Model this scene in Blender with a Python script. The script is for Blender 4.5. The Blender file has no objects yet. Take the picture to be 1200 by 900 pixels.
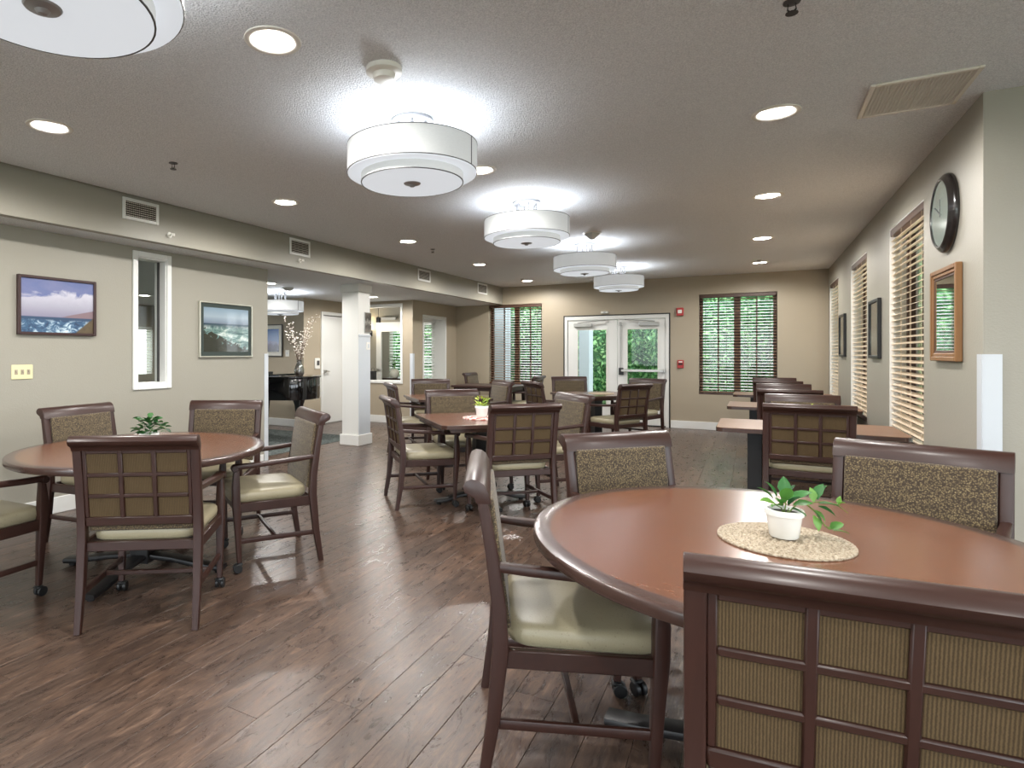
import bpy, bmesh, math, random
from mathutils import Vector, Matrix

# ------------------------------------------------------------------ camera, world, exposure
sc = bpy.context.scene
COL = sc.collection
YAW = 0.51578                       # camera turned left of the room's long axis
cam_d = bpy.data.cameras.new('camera')
cam_d.sensor_width = 36.0
cam_d.lens = 36.0 * 695.0 / 1200.0
cam_d.shift_x = 110.0 / 1200.0
cam_d.shift_y = -36.0 / 1200.0
cam_d.clip_start = 0.05
cam = bpy.data.objects.new('camera', cam_d)
cam.location = (0, 0, 1.33)
cam.rotation_euler = (math.pi / 2, 0, YAW)
COL.objects.link(cam)
sc.camera = cam

world = bpy.data.worlds.new('overcast_sky')
sc.world = world
world.use_nodes = True
bgn = world.node_tree.nodes['Background']
bgn.inputs[0].default_value = (0.86, 0.94, 1.0, 1)
bgn.inputs[1].default_value = 2.3

CAN_W = 38.0                        # recessed can lights
DRUM_UP = 3.6                      # bulbs inside the drum lights
sc.view_settings.view_transform = 'Standard'
sc.view_settings.look = 'None'
sc.view_settings.gamma = 1.0
sc.view_settings.exposure = 1.45
cy = sc.cycles
cy.use_denoising = True
cy.max_bounces = 7
cy.diffuse_bounces = 4
cy.glossy_bounces = 3
cy.transmission_bounces = 4
cy.transparent_max_bounces = 10
cy.sample_clamp_indirect = 4.0
cy.caustics_reflective = False
cy.caustics_refractive = False
cy.use_light_tree = True

CEIL = 2.68
SOF = 2.33
XR = 1.03
XW = -5.06
YB = 11.45
PI = math.pi

# ------------------------------------------------------------------ materials
class NT:
    def __init__(s, name):
        s.m = bpy.data.materials.new(name)
        s.m.use_nodes = True
        s.t = s.m.node_tree
        s.p = s.t.nodes['Principled BSDF']
        s.out = s.t.nodes['Material Output']
    def n(s, typ, ins=None, **kw):
        nd = s.t.nodes.new(typ)
        for k, v in kw.items():
            setattr(nd, k, v)
        if ins:
            for k, v in ins.items():
                if isinstance(v, bpy.types.NodeSocket):
                    s.t.links.new(v, nd.inputs[k])
                else:
                    if isinstance(v, tuple) and len(v) == 3 and nd.inputs[k].type == 'RGBA':
                        v = v + (1,)
                    nd.inputs[k].default_value = v
        return nd
    def math(s, op, a, b=0.0, c=None):
        ins = {0: a, 1: b}
        if c is not None:
            ins[2] = c
        return s.n('ShaderNodeMath', ins, operation=op).outputs[0]
    def mix(s, f, a, b, blend='MIX'):
        nd = s.n('ShaderNodeMix', data_type='RGBA', blend_type=blend)
        for i, v in ((0, f), (6, a), (7, b)):
            if isinstance(v, bpy.types.NodeSocket):
                s.t.links.new(v, nd.inputs[i])
            else:
                nd.inputs[i].default_value = (v + (1,)) if isinstance(v, tuple) and len(v) == 3 else v
        return nd.outputs[2]
    def noise(s, vec, scale, detail=3.0, rough=0.55, dist=0.0):
        nd = s.n('ShaderNodeTexNoise', {'Scale': scale, 'Detail': detail, 'Roughness': rough, 'Distortion': dist})
        if vec is not None:
            s.t.links.new(vec, nd.inputs['Vector'])
        return nd.outputs[0]
    def coord(s, kind='Object'):
        return s.n('ShaderNodeTexCoord').outputs[kind]
    def map(s, vec, scale=(1, 1, 1), loc=(0, 0, 0), rot=(0, 0, 0)):
        return s.n('ShaderNodeMapping', {'Vector': vec, 'Scale': scale, 'Location': loc, 'Rotation': rot}).outputs[0]
    def ramp(s, f, stops):
        nd = s.n('ShaderNodeValToRGB', {0: f})
        el = nd.color_ramp.elements
        while len(el) < len(stops):
            el.new(0.5)
        for e, (p, c) in zip(el, stops):
            e.position = p
            e.color = tuple(c) + (1,)
        return nd.outputs[0]
    def bump(s, h, strength=0.2, dist=0.01):
        b = s.n('ShaderNodeBump', {'Height': h, 'Strength': strength, 'Distance': dist})
        s.t.links.new(b.outputs[0], s.p.inputs['Normal'])
    def set(s, **kw):
        names = dict(base='Base Color', rough='Roughness', metal='Metallic', spec='Specular IOR Level',
                     ecol='Emission Color', estr='Emission Strength', trans='Transmission Weight', coat='Coat Weight',
                     crough='Coat Roughness', sheen='Sheen Weight', sub='Subsurface Weight')
        for k, v in kw.items():
            i = s.p.inputs[names[k]]
            if isinstance(v, bpy.types.NodeSocket):
                s.t.links.new(v, i)
            else:
                if isinstance(v, tuple) and len(v) == 3:
                    v = v + (1,)
                i.default_value = v
        return s.m

def srgb(r, g, b):
    def f(c):
        c /= 255.0
        return c / 12.92 if c <= 0.04045 else ((c + 0.055) / 1.055) ** 2.4
    return (f(r), f(g), f(b))

MAT = {}
def flat(name, col, rough=0.5, **kw):
    t = NT(name)
    MAT[name] = t.set(base=col, rough=rough, **kw)
    return MAT[name]

def make_materials():
    # painted walls
    for nm, c in (('wall_beige', srgb(158, 154, 142)), ('wall_tan', srgb(170, 158, 138))):
        t = NT(nm)
        v = t.n('ShaderNodeNewGeometry').outputs['Position']
        h = t.noise(v, 90, 3)
        t.bump(h, 0.12, 0.01)
        MAT[nm] = t.set(base=t.mix(t.noise(v, 1.2, 2), c, tuple(x * 0.94 for x in c)), rough=0.42, spec=0.35)
    t = NT('ceiling_popcorn')
    v = t.n('ShaderNodeNewGeometry').outputs['Position']
    h = t.n('ShaderNodeTexVoronoi', {'Vector': v, 'Scale': 100.0}).outputs[0]
    h2 = t.noise(v, 170, 3, 0.75)
    t.bump(t.math('ADD', t.math('MULTIPLY', h, -0.7), h2), 0.75, 0.012)
    MAT['ceiling'] = t.set(base=t.mix(t.ramp(h2, [(0.35, (0, 0, 0)), (0.65, (1, 1, 1))]), srgb(210, 213, 217), srgb(248, 250, 252)), rough=0.75, spec=0.3)
    # plank floor
    t = NT('plank_floor')
    g = t.n('ShaderNodeNewGeometry')
    oi = t.n('ShaderNodeObjectInfo')
    rnd = t.math('FRACT', t.math('ADD', t.math('MULTIPLY', oi.outputs['Random'], 7.31), g.outputs['Random Per Island']))
    off = t.n('ShaderNodeCombineXYZ', {0: t.math('MULTIPLY', rnd, 37.0), 1: t.math('MULTIPLY', rnd, 91.0), 2: 0.0}).outputs[0]
    pos = t.n('ShaderNodeVectorMath', {0: g.outputs['Position'], 1: off}, operation='ADD').outputs[0]
    st = t.map(pos, (8.0, 2.4, 1.0))
    n1 = t.noise(st, 1.7, 8, 0.72, 1.9)
    n2 = t.noise(t.map(pos, (60.0, 3.0, 1.0)), 1.0, 4, 0.6, 0.4)
    n3 = t.noise(t.map(pos, (3.4, 1.3, 1.0)), 1.4, 5, 0.6, 1.8)
    base = t.ramp(n1, [(0.30, srgb(38, 29, 25)), (0.43, srgb(66, 50, 42)), (0.55, srgb(92, 71, 58)), (0.68, srgb(128, 101, 82))])
    base = t.mix(t.math('MULTIPLY', t.ramp(n3, [(0.42, (0, 0, 0)), (0.60, (1, 1, 1))]), 0.62), base, srgb(58, 45, 39))
    n4 = t.noise(t.map(pos, (16.0, 7.0, 1.0)), 1.0, 5, 0.65, 2.6)
    base = t.mix(t.math('MULTIPLY', t.ramp(n4, [(0.47, (0, 0, 0)), (0.5, (1, 1, 1)), (0.53, (0, 0, 0))]), 0.45), base, srgb(46, 36, 32))
    base = t.mix(0.24, base, t.ramp(n2, [(0.3, srgb(48, 38, 33)), (0.7, srgb(136, 114, 98))]))
    tone = t.n('ShaderNodeCombineColor', {0: t.math('MULTIPLY_ADD', rnd, 0.36, 0.82), 1: t.math('MULTIPLY_ADD', rnd, 0.34, 0.82), 2: t.math('MULTIPLY_ADD', rnd, 0.32, 0.83)}).outputs[0]
    base = t.mix(1.0, base, tone, 'MULTIPLY')
    n5 = t.noise(t.map(pos, (150.0, 14.0, 1.0)), 1.0, 3, 0.6)
    base = t.mix(t.math('MULTIPLY', t.ramp(n5, [(0.5, (0, 0, 0)), (0.68, (1, 1, 1))]), 0.5), base, srgb(50, 39, 34))
    t.bump(t.math('ADD', n2, t.math('MULTIPLY', n1, 1.5)), 0.16, 0.006)
    MAT['plank'] = t.set(base=base, rough=t.math('MULTIPLY_ADD', n1, 0.2, 0.19), spec=0.5)
    # carpet
    t = NT('lobby_carpet')
    v = t.n('ShaderNodeNewGeometry').outputs['Position']
    n1 = t.noise(v, 22, 4, 0.7, 1.0)
    MAT['carpet'] = t.set(base=t.ramp(n1, [(0.38, srgb(58, 63, 62)), (0.52, srgb(88, 94, 92)), (0.66, srgb(122, 128, 124))]), rough=0.95, spec=0.1)
    # woods
    def wood(nm, c0, c1, rough, axis='y', coat=0.0, sc_=1.0):
        t = NT(nm)
        v = t.coord('Object')
        s = {'s': (9, 26, 26), 'x': (2, 30, 30), 'y': (30, 2, 30), 'z': (30, 30, 2)}[axis]
        n = t.noise(t.map(v, tuple(k * sc_ for k in s)), 1.0, 4, 0.6, 0.6)
        t.bump(n, 0.006 if axis == 's' else 0.03, 0.003)
        MAT[nm] = t.set(base=t.mix(n, c0, c1), rough=rough, coat=coat, crough=0.2)
    wood('mahogany', srgb(40, 21, 16), srgb(62, 35, 27), 0.4, 'z', 0.08)
    wood('mahogany_rail', srgb(40, 22, 17), srgb(62, 36, 28), 0.38, 'x', 0.1)
    wood('table_veneer', srgb(80, 47, 31), srgb(122, 76, 50), 0.24, 's', 0.2, 3.2)
    wood('table_edge', srgb(56, 40, 35), srgb(78, 57, 50), 0.26, 'x', 0.2)
    wood('wall_table_veneer', srgb(112, 80, 60), srgb(138, 102, 78), 0.42, 'x', 0.0)
    wood('blind_wood', srgb(112, 82, 60), srgb(140, 106, 80), 0.3, 'x', 0.3)
    wood('blind_daylit', srgb(222, 200, 172), srgb(236, 220, 198), 0.3, 'x', 0.3)  # same wood as the back blinds, lightened to paint in the daylight
    wood('oak_frame', srgb(112, 78, 46), srgb(150, 108, 66), 0.4, 'z')
    wood('bronze_frame', srgb(66, 44, 34), srgb(86, 60, 46), 0.45, 'z')
    wood('bark', srgb(70, 58, 48), srgb(100, 86, 72), 0.9, 'z')
    # fabrics
    t = NT('speckled_fabric')
    v = t.coord('Object')
    v1 = t.n('ShaderNodeTexVoronoi', {'Vector': v, 'Scale': 150.0, 'Randomness': 0.8})
    v2 = t.n('ShaderNodeTexVoronoi', {'Vector': v, 'Scale': 160.0})
    n = t.noise(v, 110, 4)
    f = t.math('ADD', t.math('MULTIPLY', v1.outputs[0], 0.75), t.math('MULTIPLY', n, 0.45))
    c = t.ramp(f, [(0.26, srgb(146, 132, 100)), (0.42, srgb(112, 98, 72)), (0.56, srgb(86, 73, 54)), (0.74, srgb(58, 48, 38))])
    t.bump(v2.outputs[0], 0.25, 0.003)
    MAT['fabric'] = t.set(base=c, rough=0.8, sheen=0.2, spec=0.3)
    t = NT('ribbed_fabric')
    v = t.coord('Object')
    w = t.n('ShaderNodeTexWave', {'Vector': v, 'Scale': 52.0, 'Distortion': 1.2, 'Detail': 2.0, 'Detail Scale': 4.0}, bands_direction='X').outputs[1]
    n = t.noise(t.map(v, (180, 60, 60)), 1.0, 3)
    c = t.mix(w, srgb(62, 49, 34), srgb(106, 87, 60))
    c = t.mix(t.math('MULTIPLY', n, 0.7), c, srgb(70, 57, 38))
    t.bump(w, 0.3, 0.003)
    MAT['ribbed'] = t.set(base=c, rough=0.85, spec=0.25)
    t = NT('cream_vinyl')
    v = t.coord('Object')
    d = t.n('ShaderNodeTexVoronoi', {'Vector': v, 'Scale': 62.0}).outputs[0]
    spots = t.ramp(d, [(0.10, (1, 1, 1)), (0.2, (0, 0, 0))])
    n = t.noise(v, 260, 3)
    MAT['vinyl'] = t.set(base=t.mix(t.math('MULTIPLY', spots, 0.3), t.mix(n, srgb(148, 139, 113), srgb(164, 155, 129)), srgb(96, 84, 60)), rough=0.36, spec=0.5)
    t.bump(t.math('ADD', n, t.math('MULTIPLY', spots, -1.0)), 0.12, 0.003)
    # straw mat
    t = NT('straw')
    v = t.coord('Object')
    n = t.noise(v, 120, 4, 0.7)
    MAT['straw'] = t.set(base=t.ramp(n, [(0.3, srgb(92, 76, 60)), (0.5, srgb(164, 150, 128)), (0.7, srgb(192, 182, 164))]), rough=0.8)
    t = NT('red_white_weave')
    v = t.coord('Object')
    n = t.n('ShaderNodeTexVoronoi', {'Vector': v, 'Scale': 42.0}).outputs[1]
    MAT['weave'] = t.set(base=t.ramp(t.n('ShaderNodeSeparateColor', {0: n}).outputs[0], [(0.3, srgb(170, 96, 84)), (0.45, srgb(226, 204, 196)), (0.8, srgb(236, 226, 218))]), rough=0.8)
    # leaves
    def leaf(nm, a, b, c, tr=0.25):
        t = NT(nm)
        g = t.n('ShaderNodeNewGeometry')
        oi = t.n('ShaderNodeObjectInfo')
        r = t.math('FRACT', t.math('ADD', g.outputs['Random Per Island'], t.math('MULTIPLY', oi.outputs['Random'], 5.7)))
        colr = t.ramp(r, [(0.0, a), (0.55, b), (1.0, c)])
        t.set(base=colr, rough=0.45)
        tl = t.n('ShaderNodeBsdfTranslucent', {0: colr})
        mx = t.n('ShaderNodeMixShader', {0: tr, 1: t.p.outputs[0], 2: tl.outputs[0]})
        t.t.links.new(mx.outputs[0], t.out.inputs[0])
        MAT[nm] = t.m
    leaf('leaf_green', srgb(30, 80, 40), srgb(56, 120, 52), srgb(118, 166, 76))
    leaf('leaf_lime', srgb(120, 160, 40), srgb(160, 190, 60), srgb(196, 208, 96))
    leaf('leaf_dark', srgb(24, 62, 30), srgb(38, 88, 40), srgb(60, 116, 50))
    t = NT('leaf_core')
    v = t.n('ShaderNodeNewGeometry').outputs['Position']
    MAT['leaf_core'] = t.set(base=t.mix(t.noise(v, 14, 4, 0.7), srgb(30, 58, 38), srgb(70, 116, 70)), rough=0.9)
    leaf('tree_green', srgb(46, 96, 58), srgb(92, 150, 90), srgb(166, 206, 142), 0.35)
    leaf('tree_deep', srgb(40, 66, 48), srgb(78, 112, 76), srgb(144, 168, 122), 0.3)
    # glass
    t = NT('window_glass')
    tr = t.n('ShaderNodeBsdfTransparent', {0: (0.97, 0.985, 0.98)})
    gl = t.n('ShaderNodeBsdfGlossy', {0: (1, 1, 1), 'Roughness': 0.02})
    fr = t.n('ShaderNodeFresnel', {0: 1.35})
    bf = t.n('ShaderNodeNewGeometry').outputs['Backfacing']
    mx = t.n('ShaderNodeMixShader', {0: t.math('MULTIPLY', fr.outputs[0], t.math('SUBTRACT', 1.0, bf)), 1: tr.outputs[0], 2: gl.outputs[0]})
    t.t.links.new(mx.outputs[0], t.out.inputs[0])
    MAT['glass'] = t.m
    t = NT('vase_glass')
    tr = t.n('ShaderNodeBsdfTransparent', {0: (0.72, 0.72, 0.70)})
    gl = t.n('ShaderNodeBsdfGlossy', {0: (1, 1, 1), 'Roughness': 0.05})
    mx = t.n('ShaderNodeMixShader', {0: 0.16, 1: tr.outputs[0], 2: gl.outputs[0]})
    t.t.links.new(mx.outputs[0], t.out.inputs[0])
    MAT['vase_glass'] = t.m
    # plain ones
    flat('white_paint', srgb(226, 226, 222), 0.4)
    flat('column_paint', srgb(222, 221, 216), 0.45)
    flat('white_plastic', srgb(228, 226, 218), 0.4)
    flat('cream_plastic', srgb(222, 214, 170), 0.4)
    flat('guard_plastic', srgb(198, 203, 208), 0.35)
    flat('white_ceramic', srgb(232, 232, 228), 0.2)
    flat('soil', srgb(30, 24, 20), 0.95)
    flat('stem_green', srgb(96, 120, 52), 0.6)
    flat('black_metal', srgb(26, 25, 26), 0.4, metal=0.0)
    flat('black_plastic', srgb(22, 22, 23), 0.45)
    flat('black_lacquer', srgb(10, 10, 12), 0.08, coat=0.5)
    flat('ebony_rim', srgb(30, 26, 25), 0.25, coat=0.4)
    flat('chrome', (0.75, 0.75, 0.75), 0.22, metal=1.0)
    flat('lamp_metal', (0.34, 0.34, 0.35), 0.4, metal=0.6)
    flat('satin_steel', (0.62, 0.61, 0.58), 0.38, metal=1.0)
    flat('closer_grey', srgb(176, 176, 172), 0.4, metal=0.3)
    flat('dark_trim', srgb(70, 68, 68), 0.5)
    flat('vent_paint', srgb(214, 208, 196), 0.45)
    flat('vent_dark', srgb(58, 52, 47), 0.8)
    flat('red_plastic', srgb(176, 52, 50), 0.4)
    flat('mat_black', srgb(48, 48, 50), 0.7)
    flat('passepartout', srgb(228, 226, 218), 0.8)
    flat('silver_frame', srgb(196, 194, 180), 0.3, metal=0.5)
    flat('green_mat', srgb(52, 62, 58), 0.8)
    flat('brown_frame', srgb(52, 26, 24), 0.4)
    flat('mirror_glass', (0.86, 0.9, 0.88), 0.03, metal=1.0)
    flat('clock_face', srgb(150, 170, 164), 0.08, coat=1.0)
    flat('terracotta_fabric', srgb(140, 110, 80), 0.8)
    flat('porch_concrete', srgb(196, 194, 188), 0.9)
    flat('bark_twig', srgb(88, 68, 56), 0.8)
    flat('blossom', srgb(240, 232, 222), 0.7)
    flat('jar_white', srgb(232, 226, 214), 0.5)
    flat('post_paint', srgb(160, 168, 172), 0.7)
    t = NT('lawn_grass')
    v = t.n('ShaderNodeNewGeometry').outputs['Position']
    MAT['lawn'] = t.set(base=t.mix(t.noise(v, 9, 5), srgb(74, 96, 62), srgb(122, 142, 92)), rough=0.9)
    flat('lamp_lens', (1, 0.97, 0.92), 0.5, ecol=(1.0, 0.96, 0.9), estr=1.4)
    t = NT('drum_diffuser')
    MAT['diffuser'] = t.set(base=srgb(196, 200, 208), rough=0.6, ecol=(0.88, 0.94, 1.0), estr=0.22)
    t = NT('drum_shade')
    v = t.coord('Object')
    w = t.noise(t.map(v, (60, 60, 260)), 1.0, 2)
    MAT['shade'] = t.set(base=t.mix(w, srgb(172, 174, 173), srgb(184, 186, 185)), rough=0.8, ecol=(0.96, 0.98, 1.0), estr=0.10)
    flat('sconce_glow', (1, 0.9, 0.7), 0.5, ecol=(1, 0.88, 0.66), estr=5.0)
    # outside porch haze none

    # pictures (flat prints)
    def seascape1():
        t = NT('painting_cloudy_sea')
        g = t.coord('Generated')
        sp = t.n('ShaderNodeSeparateXYZ', {0: g})
        x, y = sp.outputs[1], sp.outputs[2]
        v2 = t.n('ShaderNodeCombineXYZ', {0: x, 1: y, 2: 0.0}).outputs[0]
        n = t.noise(t.map(v2, (2.2, 2.6, 1)), 1.4, 5, 0.6, 0.6)
        nf = t.noise(v2, 9, 5, 0.65, 0.8)
        sky = t.mix(n, srgb(76, 96, 150), srgb(128, 130, 164))
        edge = t.math('ADD', t.math('MULTIPLY_ADD', n, 0.5, 0.45), t.math('MULTIPLY', x, 0.12))
        cl = t.ramp(t.math('SUBTRACT', edge, t.math('SUBTRACT', y, 0.0)), [(0.0, (0, 0, 0)), (0.07, (1, 1, 1))])
        cloud = t.mix(t.ramp(y, [(0.3, (0, 0, 0)), (0.75, (1, 1, 1))]), srgb(126, 122, 142), srgb(206, 206, 216))
        cloud = t.mix(t.math('MULTIPLY', nf, 0.5), cloud, srgb(150, 146, 168))
        c = t.mix(cl, sky, cloud)
        hill = t.ramp(t.math('SUBTRACT', t.math('MULTIPLY_ADD', x, 0.32, 0.14), y), [(0.0, (0, 0, 0)), (0.02, (1, 1, 1))])
        hill = t.math('MULTIPLY', hill, t.ramp(x, [(0.5, (0, 0, 0)), (0.62, (1, 1, 1))]))
        c = t.mix(hill, c, srgb(128, 106, 112))
        sea = t.ramp(t.math('ADD', t.math('MULTIPLY', nf, 0.8), t.math('MULTIPLY', n, 0.2)), [(0.36, srgb(30, 52, 84)), (0.5, srgb(60, 96, 128)), (0.58, srgb(178, 200, 214)), (0.7, srgb(226, 234, 238))])
        sea = t.mix(t.ramp(y, [(0.2, (0, 0, 0)), (0.25, (1, 1, 1))]), sea, srgb(42, 68, 98))
        sm = t.ramp(y, [(0.285, (1, 1, 1)), (0.3, (0, 0, 0))])
        c = t.mix(sm, c, sea)
        rk = t.ramp(t.math('SUBTRACT', t.math('MULTIPLY_ADD', x, 1.15, -0.86), t.math('SUBTRACT', y, t.math('MULTIPLY', nf, 0.06))), [(0.0, (0, 0, 0)), (0.03, (1, 1, 1))])
        c = t.mix(rk, c, t.mix(nf, srgb(58, 46, 34), srgb(104, 88, 60)))
        MAT['painting1'] = t.set(base=c, rough=0.5)
    def seascape2():
        t = NT('painting_green_surf')
        g = t.coord('Generated')
        sp = t.n('ShaderNodeSeparateXYZ', {0: g})
        x, y = sp.outputs[1], sp.outputs[2]
        v2 = t.n('ShaderNodeCombineXYZ', {0: x, 1: y, 2: 0.0}).outputs[0]
        n = t.noise(t.map(v2, (2.0, 5.0, 1)), 1.6, 5, 0.65, 0.9)
        nf = t.noise(v2, 8, 5, 0.65, 1.0)
        sky = t.ramp(y, [(0.64, srgb(104, 116, 132)), (0.8, srgb(150, 166, 178)), (1.0, srgb(126, 148, 164))])
        sea = t.ramp(t.math('ADD', t.math('MULTIPLY', n, 0.7), t.math('MULTIPLY', nf, 0.35)), [(0.4, srgb(52, 84, 82)), (0.52, srgb(112, 140, 134)), (0.62, srgb(196, 206, 200))])
        sea = t.mix(t.ramp(y, [(0.52, (0, 0, 0)), (0.62, (1, 1, 1))]), sea, srgb(46, 66, 80))
        c = t.mix(t.ramp(y, [(0.635, (1, 1, 1)), (0.65, (0, 0, 0))]), sky, sea)
        rk = t.ramp(t.math('SUBTRACT', t.math('SUBTRACT', t.math('MULTIPLY', nf, 0.9), t.math('MULTIPLY', x, 0.45)), t.math('ADD', y, -0.06)), [(0.0, (0, 0, 0)), (0.04, (1, 1, 1))])
        c = t.mix(rk, c, t.mix(n, srgb(30, 32, 28), srgb(70, 70, 58)))
        MAT['painting2'] = t.set(base=c, rough=0.12, coat=0.6, crough=0.03)
    def band(nm, stops, rough=0.15, axis=2, nz=0.15):
        t = NT(nm)
        g = t.coord('Generated')
        y = t.n('ShaderNodeSeparateXYZ', {0: g}).outputs[axis]
        f = t.math('ADD', y, t.math('MULTIPLY_ADD', t.noise(g, 4, 4, 0.6), nz * 2, -nz))
        MAT[nm] = t.set(base=t.ramp(f, stops), rough=rough)
    seascape1()
    seascape2()
    band('picture_hills', [(0.0, srgb(74, 66, 80)), (0.28, srgb(92, 84, 110)), (0.42, srgb(128, 130, 168)), (0.5, srgb(110, 134, 182)), (1.0, srgb(70, 108, 168))])
    band('picture_dark', [(0.0, srgb(52, 58, 54)), (0.35, srgb(110, 116, 108)), (0.5, srgb(60, 66, 60)), (1.0, srgb(40, 46, 44))], 0.06)
    band('photo_grey', [(0.0, srgb(120, 114, 106)), (0.35, srgb(84, 80, 76)), (0.5, srgb(150, 146, 138)), (0.7, srgb(70, 66, 62)), (1.0, srgb(110, 104, 96))], 0.2, nz=0.35)
make_materials()

# ------------------------------------------------------------------ mesh helpers
class MB:
    def __init__(s):
        s.v, s.f = [], []
    def add(s, vs, fs, mat4=None):
        o = len(s.v)
        if mat4 is not None:
            vs = [mat4 @ Vector(p) for p in vs]
        s.v += [tuple(p) for p in vs]
        s.f += [tuple(i + o for i in f) for f in fs]
        return s
    def box(s, x0, x1, y0, y1, z0, z1, bev=0.0, mat4=None, seg=1):
        vs = [(x, y, z) for x in (x0, x1) for y in (y0, y1) for z in (z0, z1)]
        fs = [(0, 1, 3, 2), (4, 6, 7, 5), (0, 4, 5, 1), (2, 3, 7, 6), (0, 2, 6, 4), (1, 5, 7, 3)]
        if bev <= 0:
            return s.add(vs, fs, mat4)
        bm = bmesh.new()
        bv = [bm.verts.new(p) for p in vs]
        for f in fs:
            bm.faces.new([bv[i] for i in f])
        bmesh.ops.bevel(bm, geom=bm.edges[:], offset=bev, segments=seg, profile=0.6, affect='EDGES')
        bm.verts.index_update()
        s.add([v.co.copy() for v in bm.verts], [[v.index for v in f.verts] for f in bm.faces], mat4)
        bm.free()
        return s
    def lathe(s, prof, n=32, mat4=None, cap0=True, cap1=True):
        vs, fs = [], []
        for r, z in prof:
            for i in range(n):
                a = 2 * PI * i / n
                vs.append((r * math.cos(a), r * math.sin(a), z))
        for k in range(len(prof) - 1):
            for i in range(n):
                j = (i + 1) % n
                fs.append((k * n + i, k * n + j, (k + 1) * n + j, (k + 1) * n + i))
        if cap0:
            fs.append(tuple(range(n))[::-1])
        if cap1:
            fs.append(tuple(range((len(prof) - 1) * n, len(prof) * n)))
        return s.add(vs, fs, mat4)
    def cyl(s, p0, p1, r0, r1=None, n=10):
        r1 = r0 if r1 is None else r1
        p0, p1 = Vector(p0), Vector(p1)
        d = p1 - p0
        m = Matrix.Translation(p0) @ d.to_track_quat('Z', 'Y').to_matrix().to_4x4()
        return s.lathe([(r0, 0), (r1, d.length)], n, m)
    def tube(s, pts, r, n=6):
        pts = [Vector(p) for p in pts]
        vs, fs = [], []
        for k, p in enumerate(pts):
            t = (pts[min(k + 1, len(pts) - 1)] - pts[max(k - 1, 0)]).normalized()
            q = t.to_track_quat('Z', 'Y')
            rr = r[k] if isinstance(r, (list, tuple)) else r
            for i in range(n):
                a = 2 * PI * i / n
                vs.append(p + q @ Vector((rr * math.cos(a), rr * math.sin(a), 0)))
        for k in range(len(pts) - 1):
            for i in range(n):
                j = (i + 1) % n
                fs.append((k * n + i, k * n + j, (k + 1) * n + j, (k + 1) * n + i))
        fs.append(tuple(range(n))[::-1])
        fs.append(tuple(range((len(pts) - 1) * n, len(pts) * n)))
        return s.add(vs, fs)
    def sweep(s, path, sec, side=(1, 0, 0), scl=None):
        """section (u along side, v along normal) swept along a path lying across 'side'"""
        side = Vector(side)
        path = [Vector(p) for p in path]
        n = len(sec)
        vs, fs = [], []
        for k, p in enumerate(path):
            t = (path[min(k + 1, len(path) - 1)] - path[max(k - 1, 0)]).normalized()
            nv = t.cross(side).normalized()
            su, sv = scl[k] if scl else (1, 1)
            for u, v in sec:
                vs.append(p + side * (u * su) + nv * (v * sv))
        for k in range(len(path) - 1):
            for i in range(n):
                j = (i + 1) % n
                fs.append((k * n + i, k * n + j, (k + 1) * n + j, (k + 1) * n + i))
        fs.append(tuple(range(n))[::-1])
        fs.append(tuple(range((len(path) - 1) * n, len(path) * n)))
        return s.add(vs, fs)
    def prism(s, poly, z0, z1, mat4=None, bev=0.0):
        """poly = list of (x, y) outline, extruded in z"""
        n = len(poly)
        bm = bmesh.new()
        a = [bm.verts.new((x, y, z0)) for x, y in poly]
        b = [bm.verts.new((x, y, z1)) for x, y in poly]
        bm.faces.new(a[::-1])
        bm.faces.new(b)
        for i in range(n):
            j = (i + 1) % n
            bm.faces.new((a[i], a[j], b[j], b[i]))
        bmesh.ops.recalc_face_normals(bm, faces=bm.faces[:])
        if bev > 0:
            es = [e for e in bm.edges if abs(e.verts[0].co.z - e.verts[1].co.z) < 1e-6]
            bmesh.ops.bevel(bm, geom=es, offset=bev, segments=2, profile=0.5, affect='EDGES')
        bm.verts.index_update()
        s.add([v.co.copy() for v in bm.verts], [[v.index for v in f.verts] for f in bm.faces], mat4)
        bm.free()
        return s
    def mesh(s, name, mat, smooth=40):
        me = bpy.data.meshes.new(name)
        me.from_pydata(s.v, [], s.f)
        bm = bmesh.new()
        bm.from_mesh(me)
        bmesh.ops.recalc_face_normals(bm, faces=bm.faces[:])
        bm.to_mesh(me)
        bm.free()
        me.materials.append(MAT[mat] if isinstance(mat, str) else mat)
        if smooth:
            me.shade_smooth()
            me.set_sharp_from_angle(angle=math.radians(smooth))
        return me
    def build(s, name, mat, parent=None, smooth=40):
        return link(name, s.mesh(name, mat, smooth), parent)

def link(name, me, parent=None, loc=None, rotz=None):
    o = bpy.data.objects.new(name, me)
    COL.objects.link(o)
    if parent is not None:
        o.parent = parent
    if loc is not None:
        o.location = loc
    if rotz is not None:
        o.rotation_euler.z = rotz
    return o

def tag(o, label=None, cat=None, group=None, kind=None):
    for k, v in (('label', label), ('category', cat), ('group', group), ('kind', kind)):
        if v:
            o[k] = v
    return o

def thing(name, label, cat, loc=(0, 0, 0), rotz=0.0, group=None, scale=None):
    o = bpy.data.objects.new(name, None)
    o.empty_display_size = 0.1
    COL.objects.link(o)
    o.location = loc
    o.rotation_euler.z = rotz
    if scale:
        o.scale = scale
    return tag(o, label, cat, group)

KIDS = {}
def children(o):
    return [c for c in bpy.data.objects if c.parent == o]

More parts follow.
